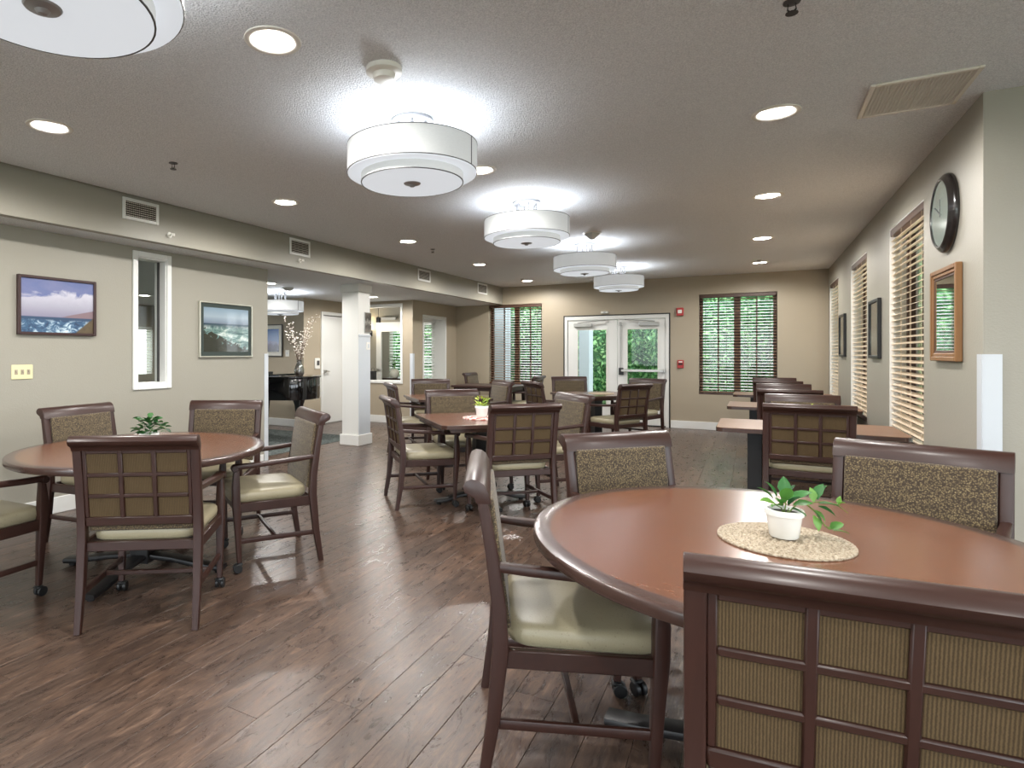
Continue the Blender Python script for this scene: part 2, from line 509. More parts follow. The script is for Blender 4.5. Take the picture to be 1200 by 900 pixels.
def copy_tree(src, loc, rotz, label, group=None, scale=None):
    if src.name not in KIDS:
        KIDS[src.name] = [(c, children(c)) for c in children(src)]
    r = src.copy()
    COL.objects.link(r)
    r.location = loc
    r.rotation_euler.z = rotz
    if scale:
        r.scale = scale
    r['label'] = label
    if group:
        r['group'] = group
    for c, gs in KIDS[src.name]:
        d = c.copy()
        COL.objects.link(d)
        d.parent = r
        for g in gs:
            e = g.copy()
            COL.objects.link(e)
            e.parent = d
    return r

def rr(w, h, r, n=2):
    """rounded rectangle section"""
    pts = []
    for cx, cy, a0 in ((w / 2 - r, h / 2 - r, 0), (-w / 2 + r, h / 2 - r, 90), (-w / 2 + r, -h / 2 + r, 180), (w / 2 - r, -h / 2 + r, 270)):
        for i in range(n + 1):
            a = math.radians(a0 + 90 * i / n)
            pts.append((cx + r * math.cos(a), cy + r * math.sin(a)))
    return pts

def struct(name, mb, mat, parent=None, smooth=0):
    o = mb.build(name, mat, parent, smooth)
    if parent is None:
        o['kind'] = 'structure'
    return o

def wall_mb(axis, c0, c1, a0, a1, z0, z1, holes=()):
    """box wall of thickness c0..c1; axis 'x' = wall at constant x running in y"""
    mb = MB()
    As = sorted({a0, a1} | {h for q in holes for h in q[:2]})
    Zs = sorted({z0, z1} | {h for q in holes for h in q[2:]})
    for i in range(len(As) - 1):
        for k in range(len(Zs) - 1):
            am, zm = (As[i] + As[i + 1]) / 2, (Zs[k] + Zs[k + 1]) / 2
            if any(q[0] < am < q[1] and q[2] < zm < q[3] for q in holes):
                continue
            if axis == 'x':
                mb.box(c0, c1, As[i], As[i + 1], Zs[k], Zs[k + 1])
            else:
                mb.box(As[i], As[i + 1], c0, c1, Zs[k], Zs[k + 1])
    return mb

# ------------------------------------------------------------------ the room shell
TOP = 3.0
WIN = {1: (-4.80, -3.67, 0.70, 2.325), 2: (-0.844, 0.33, 0.613, 2.355),       # back wall, x range
       3: (5.35, 6.57, 0.62, 2.41), 4: (7.76, 8.95, 0.60, 2.405), 5: (10.20, 11.30, 0.60, 2.41)}   # right wall, y range
DOOR = (-3.234, -1.309, 0.0, 2.055)

struct('wall_back', wall_mb('y', YB, YB + 0.2, -5.56, XR + 0.2, -0.05, TOP, [WIN[1], WIN[2], DOOR]), 'wall_tan')
struct('wall_right', wall_mb('x', XR, XR + 0.2, 4.11, YB, -0.05, TOP, [WIN[3], WIN[4], WIN[5]]), 'wall_beige')
struct('wall_right_near', wall_mb('y', 4.11, 4.31, XR + 0.2, 4.6, -0.05, TOP), 'wall_beige')
struct('wall_right_far_side', wall_mb('x', 4.6, 4.8, -3.6, 4.31, -0.05, TOP, [(-3.2, -0.6, 0.3, 2.45), (0.2, 3.6, 0.3, 2.45)]), 'wall_beige')
struct('wall_behind', wall_mb('y', -3.8, -3.6, -11.0, 4.8, -0.05, TOP, [(-4.6, -2.2, 0.3, 2.45), (-1.6, 1.2, 0.3, 2.45), (1.8, 4.3, 0.3, 2.45)]), 'wall_beige')
SLOT = (3.556, 3.875, 1.035, 2.245)
struct('wall_left', wall_mb('x', XW - 0.16, XW, -3.6, 5.277, -0.05, SOF, [SLOT]), 'wall_beige')
struct('wall_lobby_end', wall_mb('y', 8.25, 8.45, -11.0, -7.04, -0.05, SOF), 'wall_tan')
struct('wall_lobby_side', wall_mb('x', -7.2, -7.04, 8.45, 9.60, -0.05, SOF, [(8.79, 9.55, 0.0, 2.05)]), 'wall_tan')
struct('wall_pass', wall_mb('y', 9.60, 9.74, -7.04, -5.56, -0.05, SOF, [(-6.75, -5.82, 0.80, 2.23)]), 'wall_tan')
struct('wall_alcove', wall_mb('x', -5.86, -5.56, 9.74, YB + 0.2, -0.05, SOF, [(10.02, 10.92, 0.72, 2.03)]), 'wall_tan')
struct('wall_lobby_far', wall_mb('x', -11.2, -11.0, -3.6, 8.45, -0.05, SOF, [(7.55, 8.08, 0.9, 1.88), (3.0, 5.0, 0.9, 1.9)]), 'wall_beige')
struct('wall_den_inner', wall_mb('y', 10.62, 10.74, -8.6, -6.05, -0.05, 2.6, [(-7.05, -6.12, 0.0, 2.0)]), 'wall_beige')
struct('wall_den_back', wall_mb('y', 13.1, 13.3, -8.6, -5.66, -0.05, 2.6, [(-8.3, -6.5, 0.7, 2.1)]), 'wall_beige')
struct('wall_den_side', wall_mb('x', -8.8, -8.6, 9.60, 13.3, -0.05, 2.6), 'wall_beige')
struct('wall_den_end', wall_mb('x', -5.86, -5.66, YB + 0.2, 13.1, -0.05, 2.6), 'wall_beige')

# ceiling with real can openings
CANS = [(-3.65, 1.99), (-3.65, 4.03), (-3.64, 6.17), (-3.64, 8.31), (-3.68, 10.62), (-1.81, 1.92), (-1.76, 4.03),
        (0.105, 3.886), (0.10, 5.90), (0.08, 8.05), (0.07, 10.2),
        (-3.65, -0.1), (-1.8, -1.6), (0.1, 1.8), (0.1, -0.3), (2.6, 1.6), (2.6, -1.2)]  # this row is unseen, added for light at the near end
CAN_R = 0.09
def plane_with_holes(outer, holes, z, r, n=20):
    bm = bmesh.new()
    def loop(pts):
        vs = [bm.verts.new((x, y, z)) for x, y in pts]
        return [bm.edges.new((vs[i], vs[(i + 1) % len(vs)])) for i in range(len(vs))]
    es = loop(outer)
    for hx, hy in holes:
        es += loop([(hx + r * math.cos(2 * PI * i / n), hy + r * math.sin(2 * PI * i / n)) for i in range(n)])
    bmesh.ops.triangle_fill(bm, use_beauty=True, use_dissolve=False, edges=es)
    bm.verts.index_update()
    mb = MB().add([v.co.copy() for v in bm.verts], [[v.index for v in f.verts] for f in bm.faces])
    bm.free()
    return mb
def soffit_x(y):
    return -4.70 + 0.20 * max(0.0, (y - 2.2)) / 9.25
mb = plane_with_holes([(soffit_x(-3.6), -3.6), (4.8, -3.6), (4.8, 4.31), (XR + 0.2, 4.31), (XR + 0.2, YB), (soffit_x(YB), YB)], CANS, CEIL, CAN_R)
mb.box(-11.2, 4.8, -3.8, YB + 0.2, TOP, TOP + 0.1)
struct('ceiling', mb, 'ceiling')
# dropped soffit / lobby ceiling
LCANS = [(-5.90, 8.757), (-6.03, 6.324), (-7.6, 3.4), (-9.2, 6.6)]
mb = plane_with_holes([(-11.0, -3.6), (soffit_x(-3.6) - 0.08, -3.6), (soffit_x(2.2) - 0.08, 2.2), (soffit_x(YB) - 0.08, YB), (-5.56, YB), (-5.56, 9.6), (-7.04, 9.6), (-7.04, 8.25), (-11.0, 8.25)], LCANS, SOF, CAN_R)
struct('ceiling_lobby', mb, 'ceiling')
mb = MB()
ys = [-3.6, 2.2, YB]
for i in range(2):
    a, b = ys[i], ys[i + 1]
    xa, xb = soffit_x(a), soffit_x(b)
    mb.add([(xa, a, SOF), (xb, b, SOF), (xb, b, CEIL + 0.1), (xa, a, CEIL + 0.1), (xa - 0.08, a, SOF), (xb - 0.08, b, SOF), (xb - 0.08, b, CEIL + 0.1), (xa - 0.08, a, CEIL + 0.1)],
           [(0, 1, 2, 3), (4, 7, 6, 5), (0, 4, 5, 1), (3, 2, 6, 7), (0, 3, 7, 4), (1, 5, 6, 2)])
struct('wall_soffit', mb, 'wall_beige')
struct('ceiling_den', plane_with_holes([(-8.8, 9.6), (-5.66, 9.6), (-5.66, 13.3), (-8.8, 13.3)], [(-7.2, 11.9)], 2.6, CAN_R), 'ceiling')

# ------------------------------------------------------------------ floor: base, planks, carpet
flr = struct('floor', MB().box(-11.2, 4.8, -3.8, YB + 0.2, -0.10, -0.012).box(-8.8, -5.66, YB + 0.2, 13.3, -0.10, -0.012), 'soil')
def project(x, y, z):
    d = -math.sin(YAW) * x + math.cos(YAW) * y
    r = math.cos(YAW) * x + math.sin(YAW) * y
    return (490 + 695 * r / d, 414 + 695 * (1.33 - z) / d, d) if d > 0.05 else (0, 0, -1)
PW, PL = 0.152, 1.22
rnd = random.Random(4)
cells = []
ix = 0
x = -11.0
while x < 4.6:
    y = -3.6 - rnd.random() * PL
    while y < 9.6 if x < -5.6 else y < YB:
        y0, y1 = max(y, -3.6), min(y + PL, YB if x > -5.6 else 9.6)
        x1 = min(x + PW, 4.6)
        if x > XR and y1 > 4.11:
            y1 = 4.11
        carpet = x1 < -5.45 and y1 < 7.75
        if y1 - y0 > 0.05 and not carpet:
            cells.append((x, x1, y0, y1))
        y += PL
    x += PW
def vis(c):
    best = 1e9
    for xx in (c[0], c[1]):
        for yy in (c[2], (c[2] + c[3]) / 2, c[3]):
            px, py, d = project(xx, yy, 0)
            if d > 0 and -20 < px < 1220 and py < 920:
                best = min(best, d)
    return best
cells.sort(key=vis)
full = {}
def plank_mesh(w, l):
    k = (round(w, 3), round(l, 3))
    if k not in full:
        full[k] = MB().box(-w / 2 + 0.0007, w / 2 - 0.0007, -l / 2 + 0.0007, l / 2 - 0.0007, -0.012, 0.0, 0.0011).mesh('plank', 'plank', 0)
    return full[k]
for c in cells[:300]:
    link('plank', plank_mesh(c[1] - c[0], c[3] - c[2]), flr, ((c[0] + c[1]) / 2, (c[2] + c[3]) / 2, 0))
mb = MB()
for c in cells[300:]:
    mb.box(c[0] + 0.0007, c[1] - 0.0007, c[2] + 0.0007, c[3] - 0.0007, -0.012, 0.0, 0.0011)
tag(mb.build('plank_field', 'plank', flr, 0), kind='stuff')
struct('floor_carpet', MB().box(-11.0, -5.46, -3.6, 7.75, -0.011, 0.004), 'carpet')
struct('floor_den', MB().box(-8.6, -5.66, 9.74, 13.1, -0.011, 0.0), 'carpet')

# ------------------------------------------------------------------ baseboards and trims
def baseboard(name, axis, c, a0, a1, side):
    mb = MB()
    lo, hi = (c, c + 0.016 * side) if side > 0 else (c - 0.016, c)
    if axis == 'x':
        mb.box(lo, hi, a0, a1, 0.0, 0.135, 0.004)
    else:
        mb.box(a0, a1, lo, hi, 0.0, 0.135, 0.004)
    return struct(name, mb, 'white_paint')
baseboard('baseboard_back', 'y', YB, -1.30, XR, -1)
baseboard('baseboard_back_west', 'y', YB, -5.56, -3.25, -1)
baseboard('baseboard_right', 'x', XR, 4.18, YB, -1)
baseboard('baseboard_left', 'x', XW, -3.6, 5.20, 1)
baseboard('baseboard_lobby_end', 'y', 8.25, -11.0, -7.04, -1)
baseboard('baseboard_pass', 'y', 9.60, -7.04, -5.56, -1)
baseboard('baseboard_alcove', 'x', -5.56, 9.62, YB, 1)
# white corner guards
def guard(name, x, y, sx, sy, lx=0.05, ly=0.05):
    mb = MB()
    z0, z1 = 0.0, 1.325
    mb.box(min(x, x + sx * lx), max(x, x + sx * lx), y - 0.004, y + 0.004, z0, z1)
    mb.box(x - 0.004, x + 0.004, min(y, y + sy * ly), max(y, y + sy * ly), z0, z1)
    return struct(name, mb, 'guard_plastic')
guard('trim_1', XR - 0.004, 4.106, 1, 1, 0.075, 0.075)
guard('trim_2', XW + 0.004, 5.281, -1, -1, 0.06, 0.06)
guard('trim_3', -5.556, 9.596, -1, 1, 0.06, 0.06)

# slot window in the left wall
def window_trim(name, axis, c, side, a0, a1, z0, z1, w=0.05, t=0.018, depth=0.16, mat='white_paint'):
    root = bpy.data.objects.new(name, None)
    COL.objects.link(root)
    root['kind'] = 'structure'
    mb = MB()
    def bx(u0, u1, w0, w1, c0, c1, bev=0.004):
        lo, hi = min(c0, c1), max(c0, c1)
        if axis == 'x':
            mb.box(lo, hi, u0, u1, w0, w1, bev)
        else:
            mb.box(u0, u1, lo, hi, w0, w1, bev)
    o = c + side * t
    bx(a0 - w, a0, z0 - w, z1 + w, c, o)
    bx(a1, a1 + w, z0 - w, z1 + w, c, o)
    bx(a0, a1, z1, z1 + w, c, o)
    bx(a0, a1, z0 - w, z0, c, o)
    mb.build('casing', mat, root, 0)
    mb = MB()
    b = c - side * depth
    bx(a0, a0 + 0.012, z0, z1, c, b, 0)
    bx(a1 - 0.012, a1, z0, z1, c, b, 0)
    bx(a0 + 0.012, a1 - 0.012, z1 - 0.012, z1, c, b, 0)
    bx(a0 + 0.012, a1 - 0.012, z0, z0 + 0.012, c, b, 0)
    mb.build('jamb', mat, root, 0)
    return root
w6 = window_trim('window_6', 'x', XW, 1, SLOT[0], SLOT[1], SLOT[2], SLOT[3])
MB().box(XW - 0.10, XW - 0.094, SLOT[0] + 0.012, SLOT[1] - 0.012, SLOT[2] + 0.012, SLOT[3] - 0.012).build('pane', 'glass', w6, 0)
MB().box(XW - 0.112, XW - 0.086, SLOT[1] - 0.024, SLOT[1] - 0.013, SLOT[2] + 0.013, SLOT[3] - 0.013).build('glazing_bead', 'dark_trim', w6, 0)
w7 = window_trim('window_7', 'y', 9.60, -1, -6.75, -5.82, 0.80, 2.23, 0.045, 0.02, 0.14)
w8 = window_trim('window_8', 'x', -5.56, 1, 10.02, 10.92, 0.72, 2.03, 0.045, 0.02, 0.30)
MB().box(-5.80, -5.794, 10.04, 10.90, 0.74, 2.01).build('pane', 'glass', w8, 0)

# ------------------------------------------------------------------ exterior windows with frames
def ext_window(name, axis, c, q, outward, muntins):
    a0, a1, z0, z1 = q
    root = bpy.data.objects.new(name, None)
    COL.objects.link(root)
    root['kind'] = 'structure'
    def part(nm, mat, boxes, bev=0.004):
        mb = MB()
        for (u0, u1, w0, w1, c0, c1) in boxes:
            x0, x1 = sorted((c + outward * c0, c + outward * c1))
            if axis == 'x':
                mb.box(x0, x1, u0, u1, w0, w1, bev)
            else:
                mb.box(u0, u1, x0, x1, w0, w1, bev)
        return mb.build(nm, mat, root, 0)
    f = 0.055
    part('frame', 'bronze_frame', [(a0, a0 + f, z0, z1, 0.12, 0.18), (a1 - f, a1, z0, z1, 0.12, 0.18), (a0 + f, a1 - f, z1 - f, z1, 0.12, 0.18), (a0 + f, a1 - f, z0, z0 + f, 0.12, 0.18)])
    m = (a0 + a1) / 2
    part('mullion', 'bronze_frame', [(m - 0.05, m + 0.05, z0 + f, z1 - f, 0.118, 0.175)])
    part('sill', 'bronze_frame', [(a0, a1, z0, z0 + 0.02, 0.0, 0.10)], 0.003)
    for lo, hi in ((a0 + f, m - 0.05), (m + 0.05, a1 - f)):
        p = part('pane', 'glass', [(lo, hi, z0 + f, z1 - f, 0.146, 0.152)], 0)
        if muntins:
            k = (lo + hi) / 2
            part('muntin', 'bronze_frame', [(k - 0.011, k + 0.011, z0 + f, z1 - f, 0.135, 0.165)], 0)
    return root
for k in (1, 2):
    ext_window('window_%d' % k, 'y', YB, WIN[k], 1, True)
for k in (3, 4, 5):
    w = ext_window('window_%d' % k, 'x', XR, WIN[k], 1, False)
    a0, a1, z0, z1 = WIN[k]
    MB().box(XR + 0.002, XR + 0.118, a0, a0 + 0.008, z0, z1).box(XR + 0.002, XR + 0.118, a1 - 0.008, a1, z0, z1).box(XR + 0.002, XR + 0.118, a0 + 0.008, a1 - 0.008, z1 - 0.008, z1).build('jamb', 'white_paint', w, 0)

def blind(label, axis, c, outward, q, mat='blind_wood', tilt=0.26, pitch=0.05, slat_w=0.05, group=None, drop=0.0):
    """wooden venetian blind; every slat an object"""
    a0, a1, z0, z1 = q
    L = a1 - a0 - 0.02
    rot = 0 if axis == 'y' else PI / 2
    loc = ((a0 + a1) / 2, c + outward * 0.035, z1) if axis == 'y' else (c + outward * 0.035, (a0 + a1) / 2, z1)
    root = thing('venetian_blind', label, 'blind', loc, rot, group)
    H = z1 - z0
    MB().box(-L / 2, L / 2, -0.03, 0.03, -0.065, -0.004, 0.006).build('headrail', 'bronze_frame' if mat.startswith('blind') else mat, root, 0)
    n = int((H - 0.11 - drop) / pitch)
    sgn = -outward if axis == 'y' else outward
    prof = []
    me = MB()
    hw = slat_w / 2
    ca, sa = math.cos(tilt), math.sin(tilt)
    me.box(-L / 2, L / 2, -hw, hw, -0.002, 0.002, 0, Matrix.Rotation(tilt, 4, 'X'))
    me = me.mesh('slat', mat, 0)
    for i in range(n):
        link('slat', me, root, (0, 0, -0.095 - i * pitch))
    zb = -0.095 - n * pitch
    MB().box(-L / 2, L / 2, -0.026, 0.026, zb - 0.01, zb + 0.008, 0.004).build('bottom_rail', mat, root, 0)
    cm = MB()
    for u in (-0.42, -0.14, 0.14, 0.42):
        for v in (-1, 1):
            cm.box(u * L - 0.0012, u * L + 0.0012, v * 0.027 - 0.0012, v * 0.027 + 0.0012, zb, -0.06)
    cm.build('ladder_cord', 'bronze_frame' if mat.startswith('blind_w') else mat, root, 0)
    return root
G = 'wooden venetian blinds'
blind('open wooden venetian blind on the back wall window left of the double doors', 'y', YB, 1, WIN[1], group=G)
blind('open wooden venetian blind on the back wall window right of the double doors', 'y', YB, 1, WIN[2], group=G)
blind('wooden venetian blind beside the round clock, nearest of three on the right wall', 'x', XR, 1, WIN[3], 'blind_daylit', -0.36, group=G)
blind('wooden venetian blind between the two black-framed pictures on the right wall', 'x', XR, 1, WIN[4], 'blind_daylit', -0.36, group=G)
blind('wooden venetian blind in the far corner, farthest on the right wall', 'x', XR, 1, WIN[5], 'blind_daylit', -0.36, group=G)
blind('white venetian blind in the narrow white-cased window beside the dark wooden table', 'x', -5.83, 1, (10.03, 10.91, 0.73, 2.02), 'white_paint', 0.3, 0.075, 0.05)
blind('white venetian blind seen through the white pass-through opening behind the column', 'y', 13.1, 1, (-8.3, -6.5, 0.7, 2.1), 'white_paint', 0.3, 0.075, 0.05)

blind('white venetian blind glimpsed through the narrow window in the left wall', 'x', -11.0, -1, (7.55, 8.08, 0.9, 1.88), 'white_paint', 0.35, 0.06, 0.05)

# ------------------------------------------------------------------ double door
def double_door():
    root = bpy.data.objects.new('door_1', None)
    COL.objects.link(root)
    root['kind'] = 'structure'
    x0, x1, z1 = DOOR[0], DOOR[1], DOOR[3]
    y = YB
    def P(nm, mat, boxes, parent=root, bev=0.003):
        mb = MB()
        for b in boxes:
            mb.box(*b, bev)
        return mb.build(nm, mat, parent, 0)
    P('reveal_seal', 'black_metal', [(x0, x0 + 0.02, y - 0.012, y + 0.1, 0, z1), (x1 - 0.02, x1, y - 0.012, y + 0.1, 0, z1), (x0 + 0.02, x1 - 0.02, y - 0.012, y + 0.1, z1 - 0.02, z1)])
    P('frame', 'white_paint', [(x0 + 0.02, x0 + 0.075, y - 0.006, y + 0.12, 0, z1 - 0.02), (x1 - 0.075, x1 - 0.02, y - 0.006, y + 0.12, 0, z1 - 0.02), (x0 + 0.075, x1 - 0.075, y - 0.006, y + 0.12, z1 - 0.09, z1 - 0.02)])
    P('threshold', 'black_metal', [(x0 + 0.075, x1 - 0.075, y - 0.01, y + 0.14, 0, 0.02)])
    zt = z1 - 0.095
    mid = -2.225
    for lo, hi, g0, g1 in ((x0 + 0.08, mid - 0.004, -2.975, -2.409), (mid + 0.004, x1 - 0.08, -2.061, -1.504)):
        gz0, gz1 = 0.34, 1.79
        leaf = P('door_leaf', 'white_paint', [(lo, g0, y + 0.02, y + 0.065, 0.022, zt), (g1, hi, y + 0.02, y + 0.065, 0.022, zt), (g0, g1, y + 0.02, y + 0.065, 0.022, gz0), (g0, g1, y + 0.02, y + 0.065, gz1, zt)], bev=0)
        P('pane', 'glass', [(g0, g1, y + 0.04, y + 0.046, gz0, gz1)], leaf, 0)
        P('glazing_bead', 'white_plastic', [(g0, g0 + 0.018, y + 0.008, y + 0.02, gz0, gz1), (g1 - 0.018, g1, y + 0.008, y + 0.02, gz0, gz1), (g0 + 0.018, g1 - 0.018, y + 0.008, y + 0.02, gz0, gz0 + 0.018), (g0 + 0.018, g1 - 0.018, y + 0.008, y + 0.02, gz1 - 0.018, gz1)], leaf, 0)
        c = g0 + 0.12 if lo < mid - 0.5 else g1 - 0.16
        P('door_closer', 'closer_grey', [(c - 0.17, c + 0.17, y - 0.045, y + 0.02, 1.83, 1.90)], leaf, 0.008)
        MB().tube([(c - 0.1 * (1 if lo < mid - .5 else -1), y - 0.03, 1.91), (c + 0.28 * (1 if lo < mid - .5 else -1), y - 0.06, 1.945), (c + 0.42 * (1 if lo < mid - .5 else -1), y - 0.012, 1.955)], 0.012).build('closer_arm', 'closer_grey', leaf)
        if lo > mid - 0.5:
            mb = MB().box(-2.15, -1.40, y - 0.055, y - 0.02, 0.99, 1.035, 0.008)
            mb.box(-1.43, -1.385, y - 0.055, y + 0.02, 0.98, 1.045, 0.006)
            mb.build('panic_bar', 'satin_steel', leaf, 0)
            P('latch_case', 'black_plastic', [(-2.19, -2.115, y - 0.05, y + 0.02, 0.93, 1.06)], leaf, 0.006)
            mb = MB().box(-2.185, -2.145, y - 0.02, y + 0.02, 1.84, 1.91, 0.004).box(-2.175, -2.16, y - 0.002, y + 0.012, 1.06, 1.84)
            mb.build('vertical_rod', 'closer_grey', leaf, 0)
    return root
double_door()

# lobby door (side wall), slab with lever
d2 = bpy.data.objects.new('door_2', None)
COL.objects.link(d2)
d2['kind'] = 'structure'
MB().box(-7.12, -7.075, 8.80, 9.54, 0.005, 2.04).build('door_leaf', 'white_paint', d2, 0)
MB().box(-7.20, -7.02, 8.73, 8.79, 0, 2.11, 0.004).box(-7.20, -7.02, 9.55, 9.598, 0, 2.11, 0.004).box(-7.20, -7.02, 8.79, 9.55, 2.05, 2.11, 0.004).build('frame', 'white_paint', d2, 0)
MB().cyl((-7.075, 8.87, 0.99), (-7.02, 8.87, 0.99), 0.028).tube([(-7.03, 8.87, 0.99), (-7.025, 8.93, 0.99), (-7.03, 8.99, 0.985)], 0.011).build('door_handle', 'satin_steel', d2)
# den door with glass lite
d3 = bpy.data.objects.new('door_3', None)
COL.objects.link(d3)
d3['kind'] = 'structure'
lf = MB()
for b in ((-7.04, -6.92, 0.01, 1.99), (-6.28, -6.13, 0.01, 1.99), (-6.92, -6.28, 0.01, 0.72), (-6.92, -6.28, 1.79, 1.99)):
    lf.box(b[0], b[1], 10.60, 10.645, b[2], b[3])
lf.build('door_leaf', 'white_paint', d3, 0)
MB().box(-6.92, -6.28, 10.62, 10.626, 0.72, 1.79).build('pane', 'glass', d3, 0)
MB().cyl((-6.99, 10.60, 0.99), (-6.99, 10.55, 0.99), 0.025).tube([(-6.99, 10.555, 0.99), (-6.93, 10.55, 0.99), (-6.88, 10.555, 0.985)], 0.01).build('door_handle', 'satin_steel', d3)
MB().box(-6.88, -6.52, 10.545, 10.60, 2.03, 2.09, 0.006).build('door_closer', 'closer_grey', d3, 0)

# ------------------------------------------------------------------ column
t = thing('white_column', 'square white column with boxed base between the dining room and the carpeted lobby', 'column', (-5.09, 7.13, 0))
MB().box(-0.145, 0.145, -0.15, 0.15, 0.155, 2.215, 0.004).build('shaft', 'column_paint', t, 0)
MB().box(-0.17, 0.17, -0.175, 0.175, 0.0, 0.155, 0.006).build('base', 'column_paint', t, 0)
MB().box(-0.165, 0.165, -0.17, 0.17, 2.215, SOF, 0.004).build('capital', 'column_paint', t, 0)
MB().box(0.145, 0.155, -0.145, 0.145, 0.155, 1.60, 0.003).box(0.145, 0.163, -0.145, 0.145, 1.575, 1.60).build('face_panel', 'guard_plastic', t, 0)
t = thing('small_photo', 'small grey photograph hung on the side of the white column', 'picture', (-4.945, 7.21, 1.78))
MB().box(0.001, 0.014, -0.085, 0.085, -0.15, 0.15, 0.003).build('backing', 'closer_grey', t, 0)
MB().box(0.0145, 0.016, -0.078, 0.078, -0.142, 0.142).build('print', 'photo_grey', t, 0)
t = thing('wall_switch', 'small white switch plate on the side of the white column', 'switch', (-4.935, 7.21, 1.437))
MB().box(0.0, 0.008, -0.05, 0.05, -0.055, 0.055, 0.003).build('plate', 'white_plastic', t, 0)
MB().box(0.008, 0.014, -0.018, 0.018, -0.03, 0.03, 0.003).build('rocker', 'guard_plastic', t, 0)

# ------------------------------------------------------------------ lights
def light(kind, name, parent, loc, energy, color, **kw):
    l = bpy.data.lights.new(name, kind)
    l.energy = energy
    l.color = color
    for k, v in kw.items():
        setattr(l, k, v)
    o = bpy.data.objects.new(name, l)
    COL.objects.link(o)
    o.parent = parent
    o.location = loc
    return o
def make_can(label, loc):
    t = thing('recessed_downlight', label, 'light', loc, 0, 'recessed ceiling downlights')
    MB().lathe([(CAN_R - 0.004, 0.002), (CAN_R + 0.012, -0.007), (CAN_R + 0.03, -0.004), (CAN_R + 0.032, 0.0)], 32, None, False, False).build('trim_ring', 'white_plastic', t)
    MB().lathe([(CAN_R - 0.004, 0.002), (CAN_R - 0.012, 0.085), (0.002, 0.0851)], 32, None, False, False).build('can', 'white_plastic', t)
    MB().lathe([(0.0, 0.0), (0.062, 0.0), (0.064, 0.008)], 24, Matrix.Translation((0, 0, 0.074)), False, False).build('lens', 'lamp_lens', t)
    light('SPOT', 'downlight_bulb', t, (0, 0, 0.016), CAN_W, (1.0, 0.97, 0.93), spot_size=math.radians(176), spot_blend=0.35, shadow_soft_size=0.05)
    return t
CAN_LABELS = [
    'recessed downlight near the left soffit, nearest of that row at upper left',
    'recessed downlight in front of the second soffit vent, left row',
    'recessed downlight over the middle of the left row, in line with the second drum light',
    'recessed downlight above the third soffit vent, left row',
    'recessed downlight beside the back wall at the end of the left row',
    'recessed downlight beside the smoke detector, between the two nearest drum lights',
    'recessed downlight half hidden behind the nearest whole drum light',
    'recessed downlight beside the ceiling vent, nearest of the right row',
    'recessed downlight second from the camera in the right row',
    'recessed downlight third from the camera in the right row',
    'recessed downlight beside the back wall at the end of the right row',
    'recessed downlight out of view behind the camera on the left', 'recessed downlight out of view behind the camera in the middle row',
    'recessed downlight out of view above the front round table', 'recessed downlight out of view directly behind the camera',
    'recessed downlight out of view in the right alcove', 'recessed downlight out of view at the back of the right alcove']
for p, lb in zip(CANS, CAN_LABELS):
    make_can(lb, (p[0], p[1], CEIL))
make_can('recessed downlight in the lobby ceiling just right of the white column', (LCANS[0][0], LCANS[0][1], SOF))
make_can('recessed downlight in the lobby ceiling at the end of the left wall', (LCANS[1][0], LCANS[1][1], SOF))

make_can('added fill downlight, out of view in the lobby behind the left wall', (LCANS[2][0], LCANS[2][1], SOF))  # this one and the next are unseen, added to brighten the lobby
make_can('added fill downlight, out of view deep in the lobby', (LCANS[3][0], LCANS[3][1], SOF))

